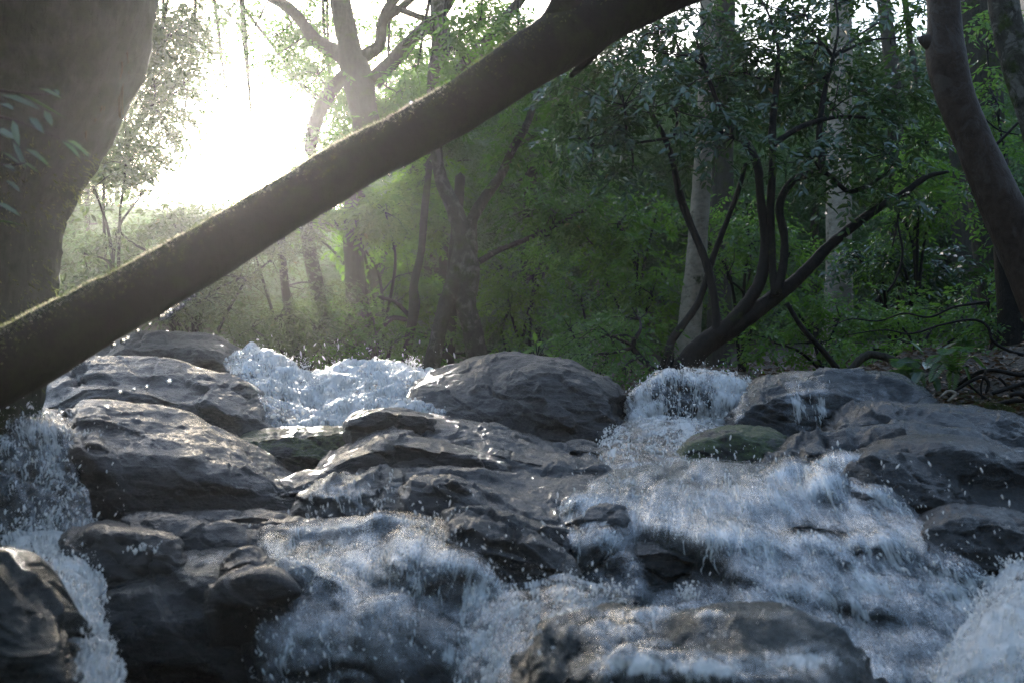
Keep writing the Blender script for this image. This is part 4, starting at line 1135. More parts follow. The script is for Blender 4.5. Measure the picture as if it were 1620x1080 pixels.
strands(r_rdome, 3000, fR, 0.0, 0.985, 0.05, 0.92, (0.04, 0.17), (0.0014, 0.0046), (0.01, 0.06))
spatter(r_rdome, 4000, fR, 0, 0.985, 0.02, 0.95, 0.05, (0.001, 0.0042), (0.15, -0.6, -1.0), stretch=2.6)
for a in [(1090, 950, 3.7, .07, .04, 120), (1330, 760, 4.6, .05, .1, 140), (1375, 752, 4.6, .05, .06, 120)]: plume(*a)
# -- centre cascade
fC = gf(0.10, (520, 850, 90, 16, -0.25), (640, 900, 130, 50, 0.22), (560, 930, 60, 30, 0.10), (520, 1000, 70, 50, 0.15), (690, 990, 60, 30, -0.2), (780, 930, 50, 40, 0.25), (430, 900, 30, 40, -0.25), (740, 1050, 80, 40, 0.1), (500, 960, 25, 20, -0.2), (640, 1070, 60, 25, -0.25))
water_on(r_cdome, fC, 0.0, 1.0, 0.0, 0.9, off=0.012, turb=0.006, su=16, sv=2, sm=12)
water_on(r_cdome, fC, 0.0, 1.0, 0.05, 0.9, off=0.03, turb=0.007, su=20, sv=2.2, sm=26, ph=3.1, df=-0.22)
strands(r_cdome, 2200, fC, 0, 1, 0.03, 0.9, (0.03, 0.13), (0.0012, 0.004), (0.006, 0.045))
spatter(r_cdome, 3600, fC, 0, 1, 0, 0.9, 0.055, (0.001, 0.0038), (0.1, -0.5, -1.0), stretch=2.4)
# thin runs on the left dome
fD = gf(-0.5, (430, 895, 40, 30, 0.75), (330, 878, 60, 16, 0.5), (500, 960, 60, 60, 0.6))
water_on(r_left_dome, fD, 0.0, 1.0, 0.0, 0.85, off=0.005, turb=0.008, su=8, sv=5, sm=2)
# -- left fall and its chute
fA = gf(0.2, (60, 690, 30, 60, 0.25), (85, 760, 16, 60, 0.35), (10, 700, 30, 60, 0.25), (60, 840, 60, 20, 0.3))
water_on(r_left_fall, fA, 0.05, 0.99, 0.03, 0.95, off=0.02, turb=0.013, su=15, sv=2)
strands(r_left_fall, 1512, fA, 0.05, 0.99, 0.06, 0.95, (0.05, 0.2), (0.0014, 0.0045), (0.01, 0.06))
spatter(r_left_fall, 1440, fA, 0.05, 0.99, 0.05, 0.95, 0.06, (0.001, 0.004), stretch=2.6)
for a in [(35, 655, 4.7, .06, .04, 120, .2), (62, 660, 4.7, .03, .08, 120), (135, 690, 4.5, .03, .05, 40), (230, 870, 3.7, .03, .07, 120)]: plume(*a)
CHU = [((4.05, 4.0), '0,850 40,842 80,842 120,850 150,862'), ((3.6, 3.55), '5,895 50,885 95,888 140,905 165,925'), ((3.2, 3.15), '40,945 80,940 115,950 145,975 165,1000'), ((2.9, 2.85), '70,1015 105,1010 135,1020 160,1040 185,1060'),
       ((2.65, 2.6), '70,1090 110,1085 150,1090 180,1100 215,1110'), (2.5, '70,1180 230,1190')]
G = loft(CHU, 90, 150); T0 = at(G[..., 0], G[..., 1], G[..., 2]); n_ = grid_normals(T0); n_ = n_ if ((CAM - T0) * n_).sum(-1).mean() > 0 else -n_
T0 = T0 + n_ * (0.035 * fbm(T0 * 7, 4) + 0.015 * fbm(T0 * 18, 3))[..., None]
fH = gf(0.85, (150, 960, 20, 60, -0.2), (40, 880, 30, 20, 0.2))
water_on(T0, fH, off=0.0, turb=0.015, su=8, sv=4, sm=2)
strands(T0, 2310, fH, length=(0.04, 0.13), width=(0.0012, 0.004), lift=(0.0, 0.035))
spatter(T0, 2560, fH, hgt=0.05, size=(0.001, 0.0038))
# -- flow between the centre cascade and the front boulder
MID = [((3.6, 3.7), '690,950 760,930 860,915 930,915 1000,930'), ((3.42, 3.3), '690,985 770,962 850,945 920,940 1000,950'), ((3.34, 3.0), '690,1020 770,1004 840,985 880,972 940,962'), ((3.24, 2.7), '690,1062 770,1050 820,1040 850,1030 900,1010'),
       ((3.15, 2.5), '690,1120 770,1112 820,1100 870,1090'), ((3.1, 2.4), '690,1200 860,1190')]
G = loft(MID, 90, 120); T0 = at(G[..., 0], G[..., 1], G[..., 2]); T0 = T0 + np.array([0, -0.3, 1.0]) * (0.03 * fbm(T0 * 8, 4))[..., None]
fM = gf(0.42, (690, 1050, 45, 200, -0.7), (800, 1000, 40, 30, -0.15))
water_on(T0, fM, off=0.0, turb=0.014, su=8, sv=4, sm=2)
strands(T0, 1500, fM, length=(0.04, 0.12), width=(0.0011, 0.0034), lift=(0.0, 0.035))
spatter(T0, 2400, fM, hgt=0.05, size=(0.0009, 0.0035))
# -- foam on the front boulder
fB = gf(-0.45, (965, 990, 60, 18, 1.1), (1000, 1040, 50, 30, 1.1), (1120, 1056, 150, 20, 1.15), (1060, 968, 120, 8, 0.9), (1250, 975, 80, 14, 0.15), (880, 1060, 22, 40, -0.3), (1260, 1040, 60, 16, 1.1))
water_on(r_front, fB, 0.03, 0.97, 0.03, 0.9, off=0.008, turb=0.012, su=8, sv=5, sm=3)
strands(r_front, 1764, fB, 0.05, 0.95, 0.05, 0.9, (0.03, 0.09), (0.001, 0.003), (0.002, 0.02))
spatter(r_front, 160, gf(0.3), 0.05, 0.95, 0.0, 0.8, 0.03, (0.0008, 0.0025))
# -- burst of spray at the right edge
EDG = [((3.75, 3.9), '1545,945 1575,915 1612,895 1650,884 1720,870'), ((3.35, 3.45), '1525,985 1570,950 1610,930 1720,915'), ((3.0, 3.0), '1490,1030 1560,990 1620,975 1720,960'), ((2.75, 2.75), '1460,1110 1560,1080 1720,1060'), (2.6, '1440,1200 1730,1180')]
G = loft(EDG, 100, 120); T0 = at(G[..., 0], G[..., 1], G[..., 2]); T0 = T0 + np.array([0, -0.3, 1.0]) * (0.03 * fbm(T0 * 6, 3))[..., None]
fE = gf(0.85)
water_on(T0, fE, off=0.0, turb=0.02, su=7, sv=4, sm=2)
strands(T0, 700, fE, length=(0.04, 0.14), width=(0.0013, 0.004), lift=(0.0, 0.06))
spatter(T0, 1500, fE, hgt=0.06, size=(0.001, 0.004))
for a in [(1560, 930, 3.78, .06, .04, 120, .2), (1595, 905, 3.8, .06, .05, 120), (1618, 894, 3.85, .05, .04, 70)]: plume(*a)
# loose drops flying above the cascades
P_ = []
for (x0, x1, y0, y1, Y0, Y1, n) in [(480, 760, 760, 850, 3.7, 4.3, 120), (1380, 1600, 720, 870, 3.4, 4.1, 60), (640, 900, 820, 900, 3.3, 3.9, 70), (380, 720, 530, 600, 7, 8.6, 110), (30, 200, 650, 850, 3.8, 4.3, 90), (900, 1200, 700, 760, 4.6, 5.4, 120), (1000, 1200, 585, 640, 6.2, 6.7, 130)]:
    P_.append(at(rng.uniform(x0, x1, n), rng.uniform(y0, y1, n) , rng.uniform(Y0, Y1, n)))
P_ = np.concatenate(P_); n = len(P_)
drops(P_, 0.0011 + 0.0035 * rng.random(n) ** 3 * P_[:, 1] / 4, np.array([0.2, -0.3, -1]) + 0.4 * rng.normal(size=(n, 3)), 3.2)
V, F, _ = FOAMV.out(); o = obj('white_water', V, F, M_foam, loc=V.mean(0)); tag(o, kind='stuff')
V, F, _ = DROPV.out(); o = obj('water_spray', V, F, M_foam, loc=V.mean(0)); tag(o, kind='stuff')
print('STRAND VERTS', FOAMV.n, DROPV.n)
# ------------------------------------------------------------------ middle distance trunks, hazy
tree('forking_tree', 'big hazy trunk behind the log forking into heavy crooked limbs at the top', 'tree', None,
     ['562,620,19 563,560,17 562,450,16 560,365,16 565,280,18 578,210,21 572,150,24 556,90,22 545,40,17 538,0,16 530,-120,14',
      '560,110,13 530,82,11 500,66,11 478,36,9 455,12,9 425,-6,8 380,-40,7', '545,120,11 520,150,12 500,190,11 490,240,10', '590,130,15 612,108,12 645,72,11 672,42,9 700,20,9 730,-40,8',
      '575,90,11 600,72,10 604,40,8 615,12,8 650,-30,7', '600,40,5 640,8,6 670,-20,6', '625,12,5 660,26,5 700,40,4'], 15.0, 'brown',
     [E(500, 110, 55, 45, 15), E(640, 150, 60, 50, 15.5), E(690, 170, 50, 50, 15), E(610, 200, 50, 40, 15.2, .7), E(470, 130, 40, 30, 15, .6), E(770, 40, 70, 50, 15.5), E(720, 90, 60, 60, 16), E(560, 20, 40, 40, 15.6, .3), E(430, 60, 40, 40, 15.3, .5), E(480, 180, 40, 40, 15), E(610, 60, 50, 40, 15.6, .5), E(330, 50, 45, 50, 15.2, .7), E(330, 130, 36, 40, 15.2, .7), E(390, 30, 45, 40, 15.4, .7), E(450, 110, 40, 40, 15.2, .7), E(480, 30, 45, 35, 15.6, .7), E(420, 100, 40, 30, 15.3, .5), E(520, 210, 50, 40, 15), E(560, 160, 40, 40, 15.6)], 'mid', 0.085, nseg=24, step=0.06, knob=0.2)
tree('twin_tree', 'pair of twisted mossy trunks crossing like an X, right of the spray', 'tree', None,
     ['762,600,19 755,562,17 746,520,15 736,482,16 741,440,17 736,395,16 722,340,13 702,295,11 690,240,10 684,140,9 692,60,10 686,-60,9',
      '678,600,14 690,545,13 706,482,13 722,430,12 730,380,10', '744,400,12 746,350,9 768,312,8 792,278,7.5 812,235,7 834,196,6 850,150,4', '692,110,9 704,70,10 696,20,11 690,-80,10',
      '758,414,5 790,396,4 830,380,4 880,356,3.5 930,330,2.5', '720,115,7 770,62,8 820,4,8 860,-60,8', '700,60,7 668,46,6 640,70,6'], 12.5, 'rough',
     [E(850, 215, 75, 55, 12.5), E(870, 330, 80, 45, 12.4), E(800, 300, 55, 40, 13), E(930, 300, 70, 50, 12.6), E(860, 120, 70, 50, 12.8), E(940, 390, 60, 40, 12.6), E(800, 110, 60, 50, 13, .8)], 'mid', 0.085, nseg=24, step=0.05, knob=0.22)
tree('thin_leaning_tree', 'thin dark trunk leaning left beside the torrent, small branch at its foot', 'tree', 'slender hazy trunks behind the torrent',
     ['482,610,9 478,566,8 465,530,7 453,470,7 446,400,6.5 442,345,6', '478,570,4 460,545,3.5 444,520,3'], 13.0, 'dark')
tree('hazy_tree', 'curved hazy trunk under the log, left of the straight grey trunk', 'tree', 'slender hazy trunks behind the torrent',
     ['500,620,13 503,560,12 506,500,12 500,450,12 490,400,11 482,335,10'], 14.5, 'brown')
tree('slanting_tree', 'hazy trunk slanting right behind the straight grey trunk', 'tree', 'slender hazy trunks behind the torrent',
     ['578,620,13 580,540,12 588,460,12 602,400,12 624,340,13 660,270,12 700,190,11'], 17.5, 'brown')
tree('knobby_tree', 'slender knobby tree with an arching side branch, left of the twin trunks', 'tree', 'slender hazy trunks behind the torrent',
     ['638,615,9 644,560,8 650,520,8 656,480,9 654,455,7 666,400,6 672,330,6 680,260,5', '588,600,5 592,545,5 604,518,4.5 622,503,4 642,506,3.5', '648,500,4 625,478,3 600,470,2.5'], 13.5, 'brown')
tree('far_pale_tree', 'faint broad trunk far behind the biggest boulder', 'tree', 'slender hazy trunks behind the torrent',
     ['828,600,17 830,540,15 834,470,14 838,380,13 842,250,12'], 22.0, 'brown')
tree('far_grey_tree', 'faint grey trunk standing far back between the twin trunks and the forked tree', 'tree', 'slender hazy trunks behind the torrent',
     ['942,600,13 944,500,12 946,400,11 948,250,10'], 24.0, 'pale')
tree('dark_stem_tree', 'dark upright trunk directly behind the left one of the twin trunks', 'tree', 'slender hazy trunks behind the torrent',
     ['706,600,11 712,520,10 716,440,10 722,360,9 728,280,8'], 14.2, 'dark')
for (s, Yb, lab) in [('330,-60,3 345,40,3 350,90,2.5 358,140,2', 17, 'thin bare trunk seen against the sky left of the sun glare'), ('380,-60,4.5 384,20,4.5 388,70,4.5 394,140,2.5 398,200,1.5 402,330,1.2', 16, 'straight bare stem against the white sky just above the sun'),
                     ('384,10,2.5 410,45,2.8 436,78,2.6 460,110,2.2 470,130,1.5', 16.2, 'thin bare branchy stem sloping down right above the sun'), ('1420,-60,5 1436,30,5 1440,70,5 1452,130,5', 17, 'thin grey stem in the bright gap left of the knobbed trunk'),
                     ('1390,-60,10 1400,20,11 1412,120,12 1420,300,13 1424,560,15', 21, 'hazy straight trunk seen between the ochre trunk and the knobbed trunk'), ('1500,-60,14 1512,120,15 1520,300,16 1530,560,18', 19, 'hazy trunk mostly covered by the knobbed trunk'),
                     ('1660,-60,28 1655,200,30 1650,560,34', 14, 'brown trunk cut by the right edge of the photo')]:
    tree('background_tree', lab, 'tree', 'far trunks in the wood', [s], Yb, 'brown', nseg=14)

# ------------------------------------------------------------------ understory shrubs
def shrub(label, ells, leafm, leaf=0.06, Y=12, stems=3, name='shrub', group='shrubs behind the stream', bark='dark', **kw):
    c = np.mean([[e[0], e[1], e[4]] for e in ells], 0)
    bx = c[0]; by = max(e[1] + e[3] for e in ells)
    st = []
    if name == 'leafy_bough':
        for e in ells[:4]:
            st.append(f'{e[0] + rng.normal() * 50:.1f},{-150:.1f},4,{e[4] + .3:.2f} {e[0] + rng.normal() * 20:.1f},{min(e[1] - 60, -20):.1f},3,{e[4] + .1:.2f} {e[0]:.1f},{e[1]:.1f},1.4,{e[4]:.2f}')
    for k, e in enumerate(ells[:5] if not st else []):
        st.append(f'{bx + rng.normal() * 12:.1f},{max(by, 585) + 12:.1f},3.2,{c[2]:.2f} {(bx * .6 + e[0] * .4) + rng.normal() * 8:.1f},{(by * .5 + e[1] * .5):.1f},2.4,{(c[2] + e[4]) / 2:.2f} {e[0]:.1f},{e[1]:.1f},1.4,{e[4]:.2f}')
    return tree(name, label, 'shrub', group, st, Y, bark, ells, leafm, leaf, nseg=8, trunk='stems', crown='foliage', **kw)

shrub('fresh green shrub filling the gap between the black stems of the forked tree', [E(1150, 440, 60, 60, 11.6), E(1190, 380, 55, 50, 12), E(1120, 380, 50, 50, 12.5), E(1250, 400, 60, 45, 12.2), E(1180, 330, 60, 40, 12.4)], 'green', 0.07)
shrub('bright green bush right of the black forked stem, above the brown boulder', [E(1250, 480, 75, 45, 11), E(1330, 500, 80, 42, 11.2), E(1290, 540, 90, 34, 10.6), E(1390, 470, 60, 45, 11.6), E(1220, 540, 60, 34, 10.4)], 'green', 0.068)
shrub('low green bush whose leaves hang over the root tangle', [E(1420, 510, 70, 36, 10.2), E(1490, 500, 70, 40, 10.5), E(1380, 550, 70, 24, 9.9), E(1540, 520, 60, 34, 10.2), E(1450, 545, 70, 20, 9.8)], 'green', 0.062)
shrub('fresh green leaves left of the knobbed trunk, half way up', [E(1450, 270, 60, 40, 12), E(1490, 320, 60, 45, 12.4), E(1430, 350, 55, 40, 12.4), E(1470, 215, 50, 40, 12.6), E(1400, 400, 60, 40, 12.6)], 'green', 0.075)
shrub('blue green bush of large drooping leaves by the ochre trunk', [E(1390, 400, 45, 50, 12.8), E(1440, 420, 60, 40, 13), E(1350, 400, 35, 40, 13.2), E(1500, 430, 60, 50, 13)], 'dark', 0.10)
shrub('tall green bush between the knobbed trunk and the right edge', [E(1570, 250, 45, 60, 10.8), E(1600, 350, 50, 60, 11), E(1575, 160, 40, 60, 11.4), E(1560, 60, 40, 60, 12), E(1630, 440, 50, 50, 10.6)], 'mid', 0.075)
shrub('dark bush under the knobbed trunk at the right edge', [E(1560, 470, 50, 40, 9.8), E(1600, 520, 60, 40, 9.6), E(1520, 560, 60, 22, 9.4)], 'mid', 0.062)
shrub('mid green bush left of the pale trunk', [E(1010, 400, 60, 50, 12), E(1030, 460, 55, 45, 11.6), E(960, 450, 60, 45, 12), E(980, 350, 60, 40, 12.4), E(1040, 330, 50, 40, 12.4), E(1010, 520, 55, 35, 11)], 'green', 0.08)
shrub('small leaved bush right behind the biggest boulder', [E(900, 520, 70, 40, 10.8), E(960, 560, 70, 30, 10), E(860, 560, 50, 22, 10.4), E(920, 470, 60, 40, 11.6), E(1000, 580, 50, 22, 9.8)], 'mid', 0.062)
shrub('green shrub between the twin trunks and the biggest boulder', [E(810, 480, 55, 45, 14), E(790, 420, 50, 40, 14.4), E(850, 430, 60, 40, 14), E(880, 390, 60, 40, 14.4), E(800, 540, 50, 25, 13.4)], 'green', 0.08)
shrub('light green saplings seen under the log, left of the twin trunks', [E(560, 370, 70, 45, 16, 1.5), E(510, 325, 60, 36, 15.5, 2.4), E(560, 330, 60, 36, 15.0, 2.4), E(610, 335, 50, 36, 14.6, 2.2), E(460, 340, 45, 34, 15.5, 2.0), E(620, 320, 60, 40, 16, 1.5), E(680, 280, 60, 40, 16.5, 1.4), E(660, 430, 50, 50, 17), E(630, 470, 50, 40, 17), E(690, 340, 50, 40, 18), E(650, 370, 45, 40, 18), E(610, 420, 40, 50, 18.5)], 'green', 0.10)  # dense clumps behind the log added to keep sun off the front boulder
shrub('low leafy bank behind the torrent, left of the twin trunks', [E(620, 540, 60, 32, 13.2), E(680, 530, 55, 40, 13.6), E(540, 540, 60, 32, 13.4), E(590, 500, 60, 40, 14.4), E(660, 575, 60, 20, 12.6)], 'mid', 0.08)
shrub('hazy olive bush behind the torrent at its left', [E(450, 360, 65, 40, 13, 1.5), E(400, 390, 60, 40, 12.5, 1.5), E(440, 500, 60, 45, 12), E(400, 520, 60, 40, 11.4), E(500, 520, 60, 45, 12.6), E(460, 450, 60, 40, 13), E(520, 460, 50, 40, 14), E(480, 400, 50, 30, 14)], 'olive', 0.068)
shrub('olive undergrowth left under the sun glare', [E(350, 352, 70, 32, 13, 2.2), E(290, 330, 60, 34, 12, 1.3), E(400, 352, 60, 30, 14, 2.2), E(300, 390, 70, 40, 11), E(230, 400, 70, 45, 10.4), E(180, 360, 60, 50, 10.6), E(260, 340, 60, 40, 11.6), E(340, 360, 50, 30, 12)], 'olive', 0.072)  # densest clumps added to keep sun off the foreground rocks
shrub('olive bush beside the big left trunk', [E(150, 300, 60, 45, 10), E(200, 260, 60, 40, 10.8), E(130, 400, 50, 50, 9.4), E(230, 300, 60, 40, 11), E(170, 210, 50, 40, 11)], 'olive', 0.08)
shrub('brownish undergrowth on the left bank above the log', [E(330, 470, 70, 34, 9.8), E(260, 470, 60, 30, 9.4), E(380, 440, 60, 36, 10.6), E(180, 450, 60, 30, 9), E(430, 410, 50, 36, 11.6)], 'olive', 0.055)
shrub('leafy boughs hanging left of the bright sky opening', [E(255, 70, 60, 70, 12, 1.6), E(235, 170, 60, 60, 12, 1.6), E(290, 200, 50, 50, 13, 1.2), E(200, 250, 60, 50, 12, 1.4), E(300, 30, 40, 40, 13, 1.2), E(270, 50, 55, 50, 11), E(240, 120, 45, 55, 11), E(300, 130, 40, 40, 11.4, .8), E(260, 190, 50, 40, 11.4, .8), E(220, 40, 40, 60, 10.8), E(310, 20, 40, 30, 11.4, .6)], 'olive', 0.075, name='leafy_bough')
shrub('leafy bough crossing the sky right of the sun, behind the forking tree', [E(520, 130, 60, 60, 17, 1.4), E(470, 60, 45, 45, 17.5, 1.2), E(540, 240, 55, 50, 17, 1.4), E(610, 170, 55, 60, 17, 1.4), E(500, 20, 50, 30, 17.5), E(640, 60, 50, 60, 18, 1.2), E(490, 270, 40, 40, 17, 1.2)], 'mid', 0.10, name='leafy_bough')
shrub('leafy boughs at the top centre above the log', [E(760, 30, 70, 45, 11), E(700, 70, 50, 40, 11.5, .8), E(820, 50, 60, 40, 11.2), E(660, 110, 50, 34, 11.8, .7), E(740, 110, 50, 40, 11.4)], 'mid', 0.08, name='leafy_bough')
shrub('olive green boughs just below the right end of the log', [E(990, 60, 60, 34, 10.4), E(920, 130, 60, 34, 10.6), E(1040, 60, 50, 30, 10.6), E(960, 95, 50, 30, 10.5)], 'olive', 0.075, name='leafy_bough')

# ------------------------------------------------------------------ the wood further back: copies of a few trees
def far_tree_mesh(seed, h, leaf):
    rg = np.random.default_rng(seed)
    tr = Geo(); lv = Geo()
    P = np.array([[0, 0, -0.4], [0.1 * rg.normal(), 0.1 * rg.normal(), h * 0.35], [0.25 * rg.normal(), 0.2 * rg.normal(), h * 0.7], [0.3 * rg.normal(), 0.3 * rg.normal(), h]])
    tr.add(*tube(P, np.array([0.2, 0.15, 0.1, 0.03]), 10, 0.2, 0.15))
    for k in range(30):
        t = rg.uniform(0.06, 1.0); c0 = catmull(P, np.arange(4), np.array([t * 3]))[0]
        az = rg.uniform(0, 6.28); ln = h * 0.24 * (1.15 - 0.6 * t)
        c = c0 + np.array([math.cos(az) * ln, math.sin(az) * ln, rg.uniform(-0.1, 0.5)])
        tr.add(*tube([c0, (c0 + c) / 2 + [0, 0, 0.1], c], np.array([0.05, 0.03, 0.012]), 6, 0.2, 0.1))
        (V, F, a), _, _ = sprays(c, np.array([1, 1, 0.62]) * h * 0.14 * rg.uniform(0.7, 1.2), 150, leaf, 8, 0.5, rg, 0.4)
        lv.add(V, F, a)
    V, F, _ = tr.out(); mt = new_mesh('far_trunk', V, F, MB['brown'])
    V, F, a = lv.out(); ml = new_mesh('far_crown', V, F, ML['far'], smooth=False, attrs={'rnd': a})
    return mt, ml
protos = [far_tree_mesh(100 + k, 7.0 + k, 0.15) for k in range(4)]
rgf = np.random.default_rng(21)
WOOD = []
for k in range(400):
    if len(WOOD) >= 74: break
    Y = rgf.uniform(19, 52); px = rgf.uniform(-60, 1700); x = (px - 810) / FPX * Y
    if any((x - a) ** 2 + (Y - b_) ** 2 < 5.5 for a, b_ in WOOD): continue
    if 560 < px < 640 and Y < 30: continue
    WOOD.append((x, Y))
base_objs = {}
for k, (x, Y) in enumerate(WOOD):
    mt, ml = protos[k % 4]
    z = float(ground_z(np.array([x]), np.array([Y]))[0])
    pxk = 810 + x / Y * FPX
    hmax = 1.6 + (620 - (75 if pxk > 720 else 120 if pxk > 620 else 350 if pxk > 190 else 150)) / FPX * Y - z
    side = 'left of the sun glare' if pxk < 392 else 'between the sun and the middle' if pxk < 810 else 'behind the forked tree' if pxk < 1300 else 'near the right edge'
    root = thing('forest_tree', (x, Y, z), 'hazy tree of the wood behind, %s' % side, 'tree', 'hazy trees of the wood, %s' % side)
    sc_ = float(np.clip(hmax / (7.5 + k % 4), 0.25, 1.4)) * rgf.uniform(0.8, 1.1)
    root.rotation_euler = (0, 0, rgf.uniform(0, 6.28)); root.scale = (max(sc_, .6), max(sc_, .6), sc_)
    for nm_, me in (('trunk', mt), ('crown', ml)):
        o = bpy.data.objects.new(nm_, me); scene.collection.objects.link(o); o.parent = root
print('LEAVES', LEAF_COUNT)
# ------------------------------------------------------------------ right bank: roots, dead wood, ferns, litter
def wood(label, lines, Y, name='dead_branch', cat='branch', bark='dark', group='roots and dead branches on the right bank', nseg=10, knob=0.2):
    g = Geo()
    for i, l in enumerate(lines):
        P_, r_ = pxline(l, Y); r_ = r_ * 0.72; g.add(*tube(P_, r_, nseg, 0.02, knob, 5, seed=i + len(label)))
    V, F, _ = g.out()
    o = obj(name, V, F, MB[bark], loc=(V[:, 0].mean(), V[:, 1].mean(), V[:, 2].min()))
    return tag(o, label, cat, group)
wood('thick bent brown root arching over the brown boulder', ['1345,586,8 1362,568,9 1380,560,9 1420,572,9 1470,598,9 1520,622,9 1570,640,9'], 7.6, 'root', 'root', 'brown', nseg=16)
wood('long thin twig leaning diagonally across the bent root', ['1448,604,2 1470,592,2 1492,578,1.5'], 7.3, 'twig', 'twig', 'brown')
wood('shiny black root running along the top of the root tangle', ['1510,612,4 1545,590,5 1570,585,5 1610,592,5 1660,596,5'], 7.0, 'root', 'root')
wood('black root looping down left of the shiny root', ['1500,626,3 1520,612,4 1540,600,4 1556,596,4 1564,606,4 1560,620,3'], 6.9, 'root', 'root')
wood('pale edged dead branch pointing at the right edge', ['1570,622,4 1600,612,5 1640,600,5 1680,590,5'], 6.8)
wood('dead branch lying low near the right edge, slightly curved', ['1540,650,4 1590,636,5 1630,632,5 1690,628,6'], 6.9)
wood('stub of a broken branch at the right edge above the slab', ['1598,624,5 1612,622,6 1640,630,6 1690,640,6'], 6.5)
wood('thin crossing roots under the shiny black root', ['1530,606,2.5 1560,630,3 1600,652,3', '1580,596,3 1600,616,3 1640,640,3', '1560,585,2.5 1552,612,2.5 1556,640,2'], 6.9, 'root', 'root')
wood('grey driftwood stick beside the far end of the long slab', ['1488,628,3 1500,618,3.5 1512,622,4 1500,634,3'], 6.7, bark='pale')
wood('long bare bough sweeping across the green leaves toward the right edge', ['1340,530,1 1400,522,1.6 1440,528,2 1490,514,2.4 1540,506,3 1562,516,3.2 1570,538,3.6 1600,556,4 1640,565,5'], 8.6, 'bare_bough', 'branch', 'dark')
wood('dark bough low in the green bush right of the forked tree', ['1310,520,.8 1345,505,1.4 1390,508,1.8 1430,496,2 1470,502,2.2 1510,486,2.6 1560,478,3'], 9.0, 'bare_bough', 'branch', 'dark')
wood('thin twisting bare stem hanging right of the forked tree', ['1412,390,2 1424,330,2.5 1420,350,2.5 1428,400,3 1418,440,3 1404,462,2.5'], 9.4, 'bare_bough', 'branch', 'dark')
wood('bare branch forking beside the knobbed trunk', ['1560,240,4 1580,225,3.5 1610,195,3', '1520,200,1 1545,182,2 1580,206,2 1612,214,1.2'], 9.0, 'bare_bough', 'branch', 'dark')
# bank mound of soil and litter
rows = [((8.6, 8.8), '1340,592 1390,574 1440,560 1490,552 1550,560 1600,576 1680,590'), ((7.9, 8.0), '1350,600 1420,585 1490,574 1560,590 1690,610'), ((7.2, 7.2), '1360,625 1430,618 1500,612 1570,632 1700,640'), ((6.7, 6.7), '1380,660 1500,655 1700,668'), (6.6, '1390,720 1700,720')]
G = loft(rows, 150, 120); W = at(G[..., 0], G[..., 1], G[..., 2])
n_ = grid_normals(W); n_ = n_ if ((CAM - W) * n_).sum(-1).mean() > 0 else -n_
W = W + n_ * (0.06 * fbm(W * 5, 5))[..., None]
o = obj('bank', W.reshape(-1, 3), grid_faces(*W.shape[:2]), ground.data.materials[0], loc=W.reshape(-1, 3).mean(0)); tag(o, kind='structure')
# fallen leaves over the bank and under the trees
def litter(S, n_, size, mat):
    k = len(S)
    az = rng.uniform(0, 6.28, k)
    d_ = np.stack([np.cos(az), np.sin(az), 0.25 * rng.normal(size=k)], -1)
    return leaf_geo(S, d_, n_ + 0.45 * rng.normal(size=(k, 3)), size * rng.uniform(0.6, 1.3, k), size * rng.uniform(0.3, 0.5, k), rng.random(k))
M_lit = leaf_mat('fallen_leaves', (0.03, 0.02, 0.012), (0.07, 0.042, 0.022), (0.13, 0.075, 0.035), 0.15, 0.4, (0.2, 0.1, 0.03))
k = 3800; u = rng.random(k); v = rng.random(k)
S = sample(W, u, v) + 0.012; N_ = sample(n_, u, v)
g = Geo(); g.add(*litter(S, N_, 0.06, M_lit))
k = 16000; x = rng.uniform(-6, 8, k); y = rng.uniform(7.5, 16, k)
g.add(*litter(np.stack([x, y, ground_z(x, y) + 0.015], -1), np.tile([0, 0, 1.0], (k, 1)), 0.07, M_lit))
V, F, a = g.out(); o = obj('fallen_leaves', V, F, M_lit, loc=(0, 8, 1.7), attrs={'rnd': a}, smooth=False); tag(o, kind='stuff')
# moss mat on the bank
k = 9000; u = rng.normal(0.62, 0.10, k); v = rng.normal(0.72, 0.10, k)
S = sample(W, u, v); N_ = sample(n_, u, v)
V, F, a = leaf_geo(S, N_ + 0.7 * rng.normal(size=(k, 3)), N_ + rng.normal(size=(k, 3)), rng.uniform(0.012, 0.035, k), rng.uniform(0.002, 0.004, k), rng.random(k) * .9)
o = obj('moss', V, F, M_moss, loc=S.mean(0), attrs={'rnd': a}, smooth=False); tag(o, kind='stuff')
# broad leaved seedling on the bank
def plant(label, px, py, Y, leaves, mat, name='seedling', L=0.14, wr=0.42):
    root = thing(name, at(px, py, Y), label, 'plant')
    b0 = at(px, py, Y); g = Geo(); t = Geo()
    for (dx, dy, ln) in leaves:
        e = at(px + dx, py + dy, Y - 0.1 * rng.random()); s0 = b0 * 0.55 + e * 0.45 + np.array([0, 0, 0.03])
        t.add(*tube([b0, b0 * .6 + e * .4 + [0, 0, .02], s0], [.004, .003, .002], 5, 0.02))
        V, F, a = leaf_geo(s0[None], (e - s0 + np.array([0, -0.02, 0]))[None], np.array([[0.2 * rng.normal(), -0.55, 1.0]]), np.array([ln]), np.array([ln * wr]), np.array([rng.uniform(.2, .8)]))
        g.add(V, F, a)
    V, F, a = g.out(); obj('leaves', V, F, ML[mat], root, attrs={'rnd': a}, smooth=False)
    V, F, a = t.out(); obj('stem', V, F, MB['dark'], root)
plant('broad leaved seedling with drooping leaves growing on the right bank', 1472, 585, 7.1, [(-45, -15, .17), (-20, -32, .17), (20, -28, .18), (35, 0, .15), (-30, 20, .15), (10, 30, .14), (-8, -8, .15), (30, -40, .15)], 'dark')
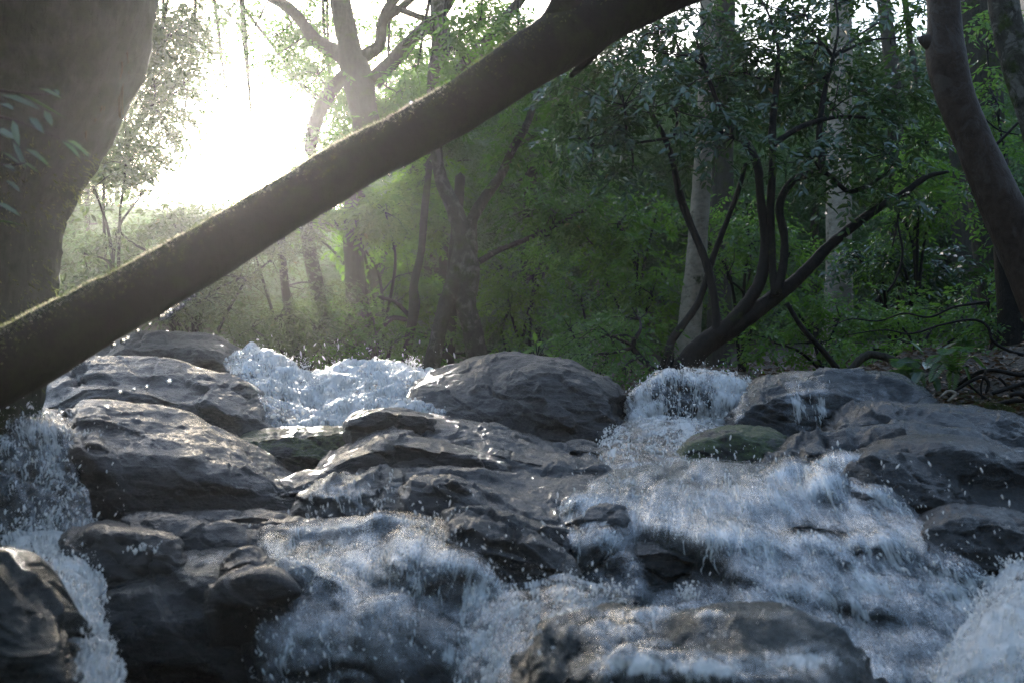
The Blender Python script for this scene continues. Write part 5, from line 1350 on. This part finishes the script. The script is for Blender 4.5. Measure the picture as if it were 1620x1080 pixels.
plant('small sprig of light green leaves poking up behind the biggest boulder', 850, 566, 7.4, [(-15, -10, .09), (5, -25, .09), (20, -8, .09), (40, -18, .08), (-5, -40, .08), (30, -35, .08), (12, -55, .08)], 'green', 'sapling')
def fern(label, px, py, Y, fr, mat='mid'):
    root = thing('fern', at(px, py, Y), label, 'fern', 'ferns on the right bank')
    b0 = at(px, py, Y)
    for (dx, dy) in fr:
        e = at(px + dx, py + dy, Y - 0.25 * rng.random()); mid = (b0 + e) / 2 + np.array([0, 0, 0.09])
        C = catmull(np.array([b0, mid, e]), np.array([0, .5, 1.]), np.linspace(0.1, 1, 22))
        T = np.gradient(C, axis=0); T /= np.linalg.norm(T, axis=1)[:, None]
        sd = np.cross(T, [0, 0, 1.0]); sd /= np.linalg.norm(sd, axis=1)[:, None]
        L = 0.075 * np.sin(np.pi * np.linspace(0.12, 0.97, 22)) ** 0.8
        g = Geo()
        for sg in (-1, 1):
            g.add(*leaf_geo(C, sd * sg + 0.45 * T, np.cross(sd, T) + 0.12 * rng.normal(size=(22, 3)), L, np.full(22, 0.014), rng.random(22) * .8))
        V, F, _ = tube(C, np.linspace(.002, .0008, 22), 4, 0.02, cap=False)[0], None, None
        tv, tf = tube(C, np.linspace(.002, .0008, 22), 4, 0.02, cap=False); g.add(tv, tf)
        V, F, a = g.out(); obj('frond', V, F, ML[mat], root, attrs={'rnd': a}, smooth=False)
fern('fern with arching fronds in the middle of the right bank', 1512, 590, 7.0, [(-40, 12), (-20, -30), (20, -34), (48, -8), (-6, 36), (30, 30), (-46, -12)])
fern('small fern beside the bent root', 1432, 600, 7.3, [(-22, 14), (-14, -20), (16, -18), (28, 12), (4, 28)])
# ------------------------------------------------------------------ the air
b = NB('haze')
vol = b.n('VolumePrincipled', i_Color=(0.41, 0.405, 0.40, 1), i_Density=0.0014, i_Anisotropy=0.84)
b.put(b.out, 'Volume', vol)
hx = np.array([[x, y, z] for z in (-1.5, 22.5) for y in (-32, 100) for x in (-70, 70)], float)
HF = np.array([[0, 2, 3, 1], [4, 5, 7, 6], [0, 1, 5, 4], [2, 6, 7, 3], [0, 4, 6, 2], [1, 3, 7, 5]])
hz = obj('haze', hx, HF, b.m, smooth=False)
tag(hz, kind='stuff')
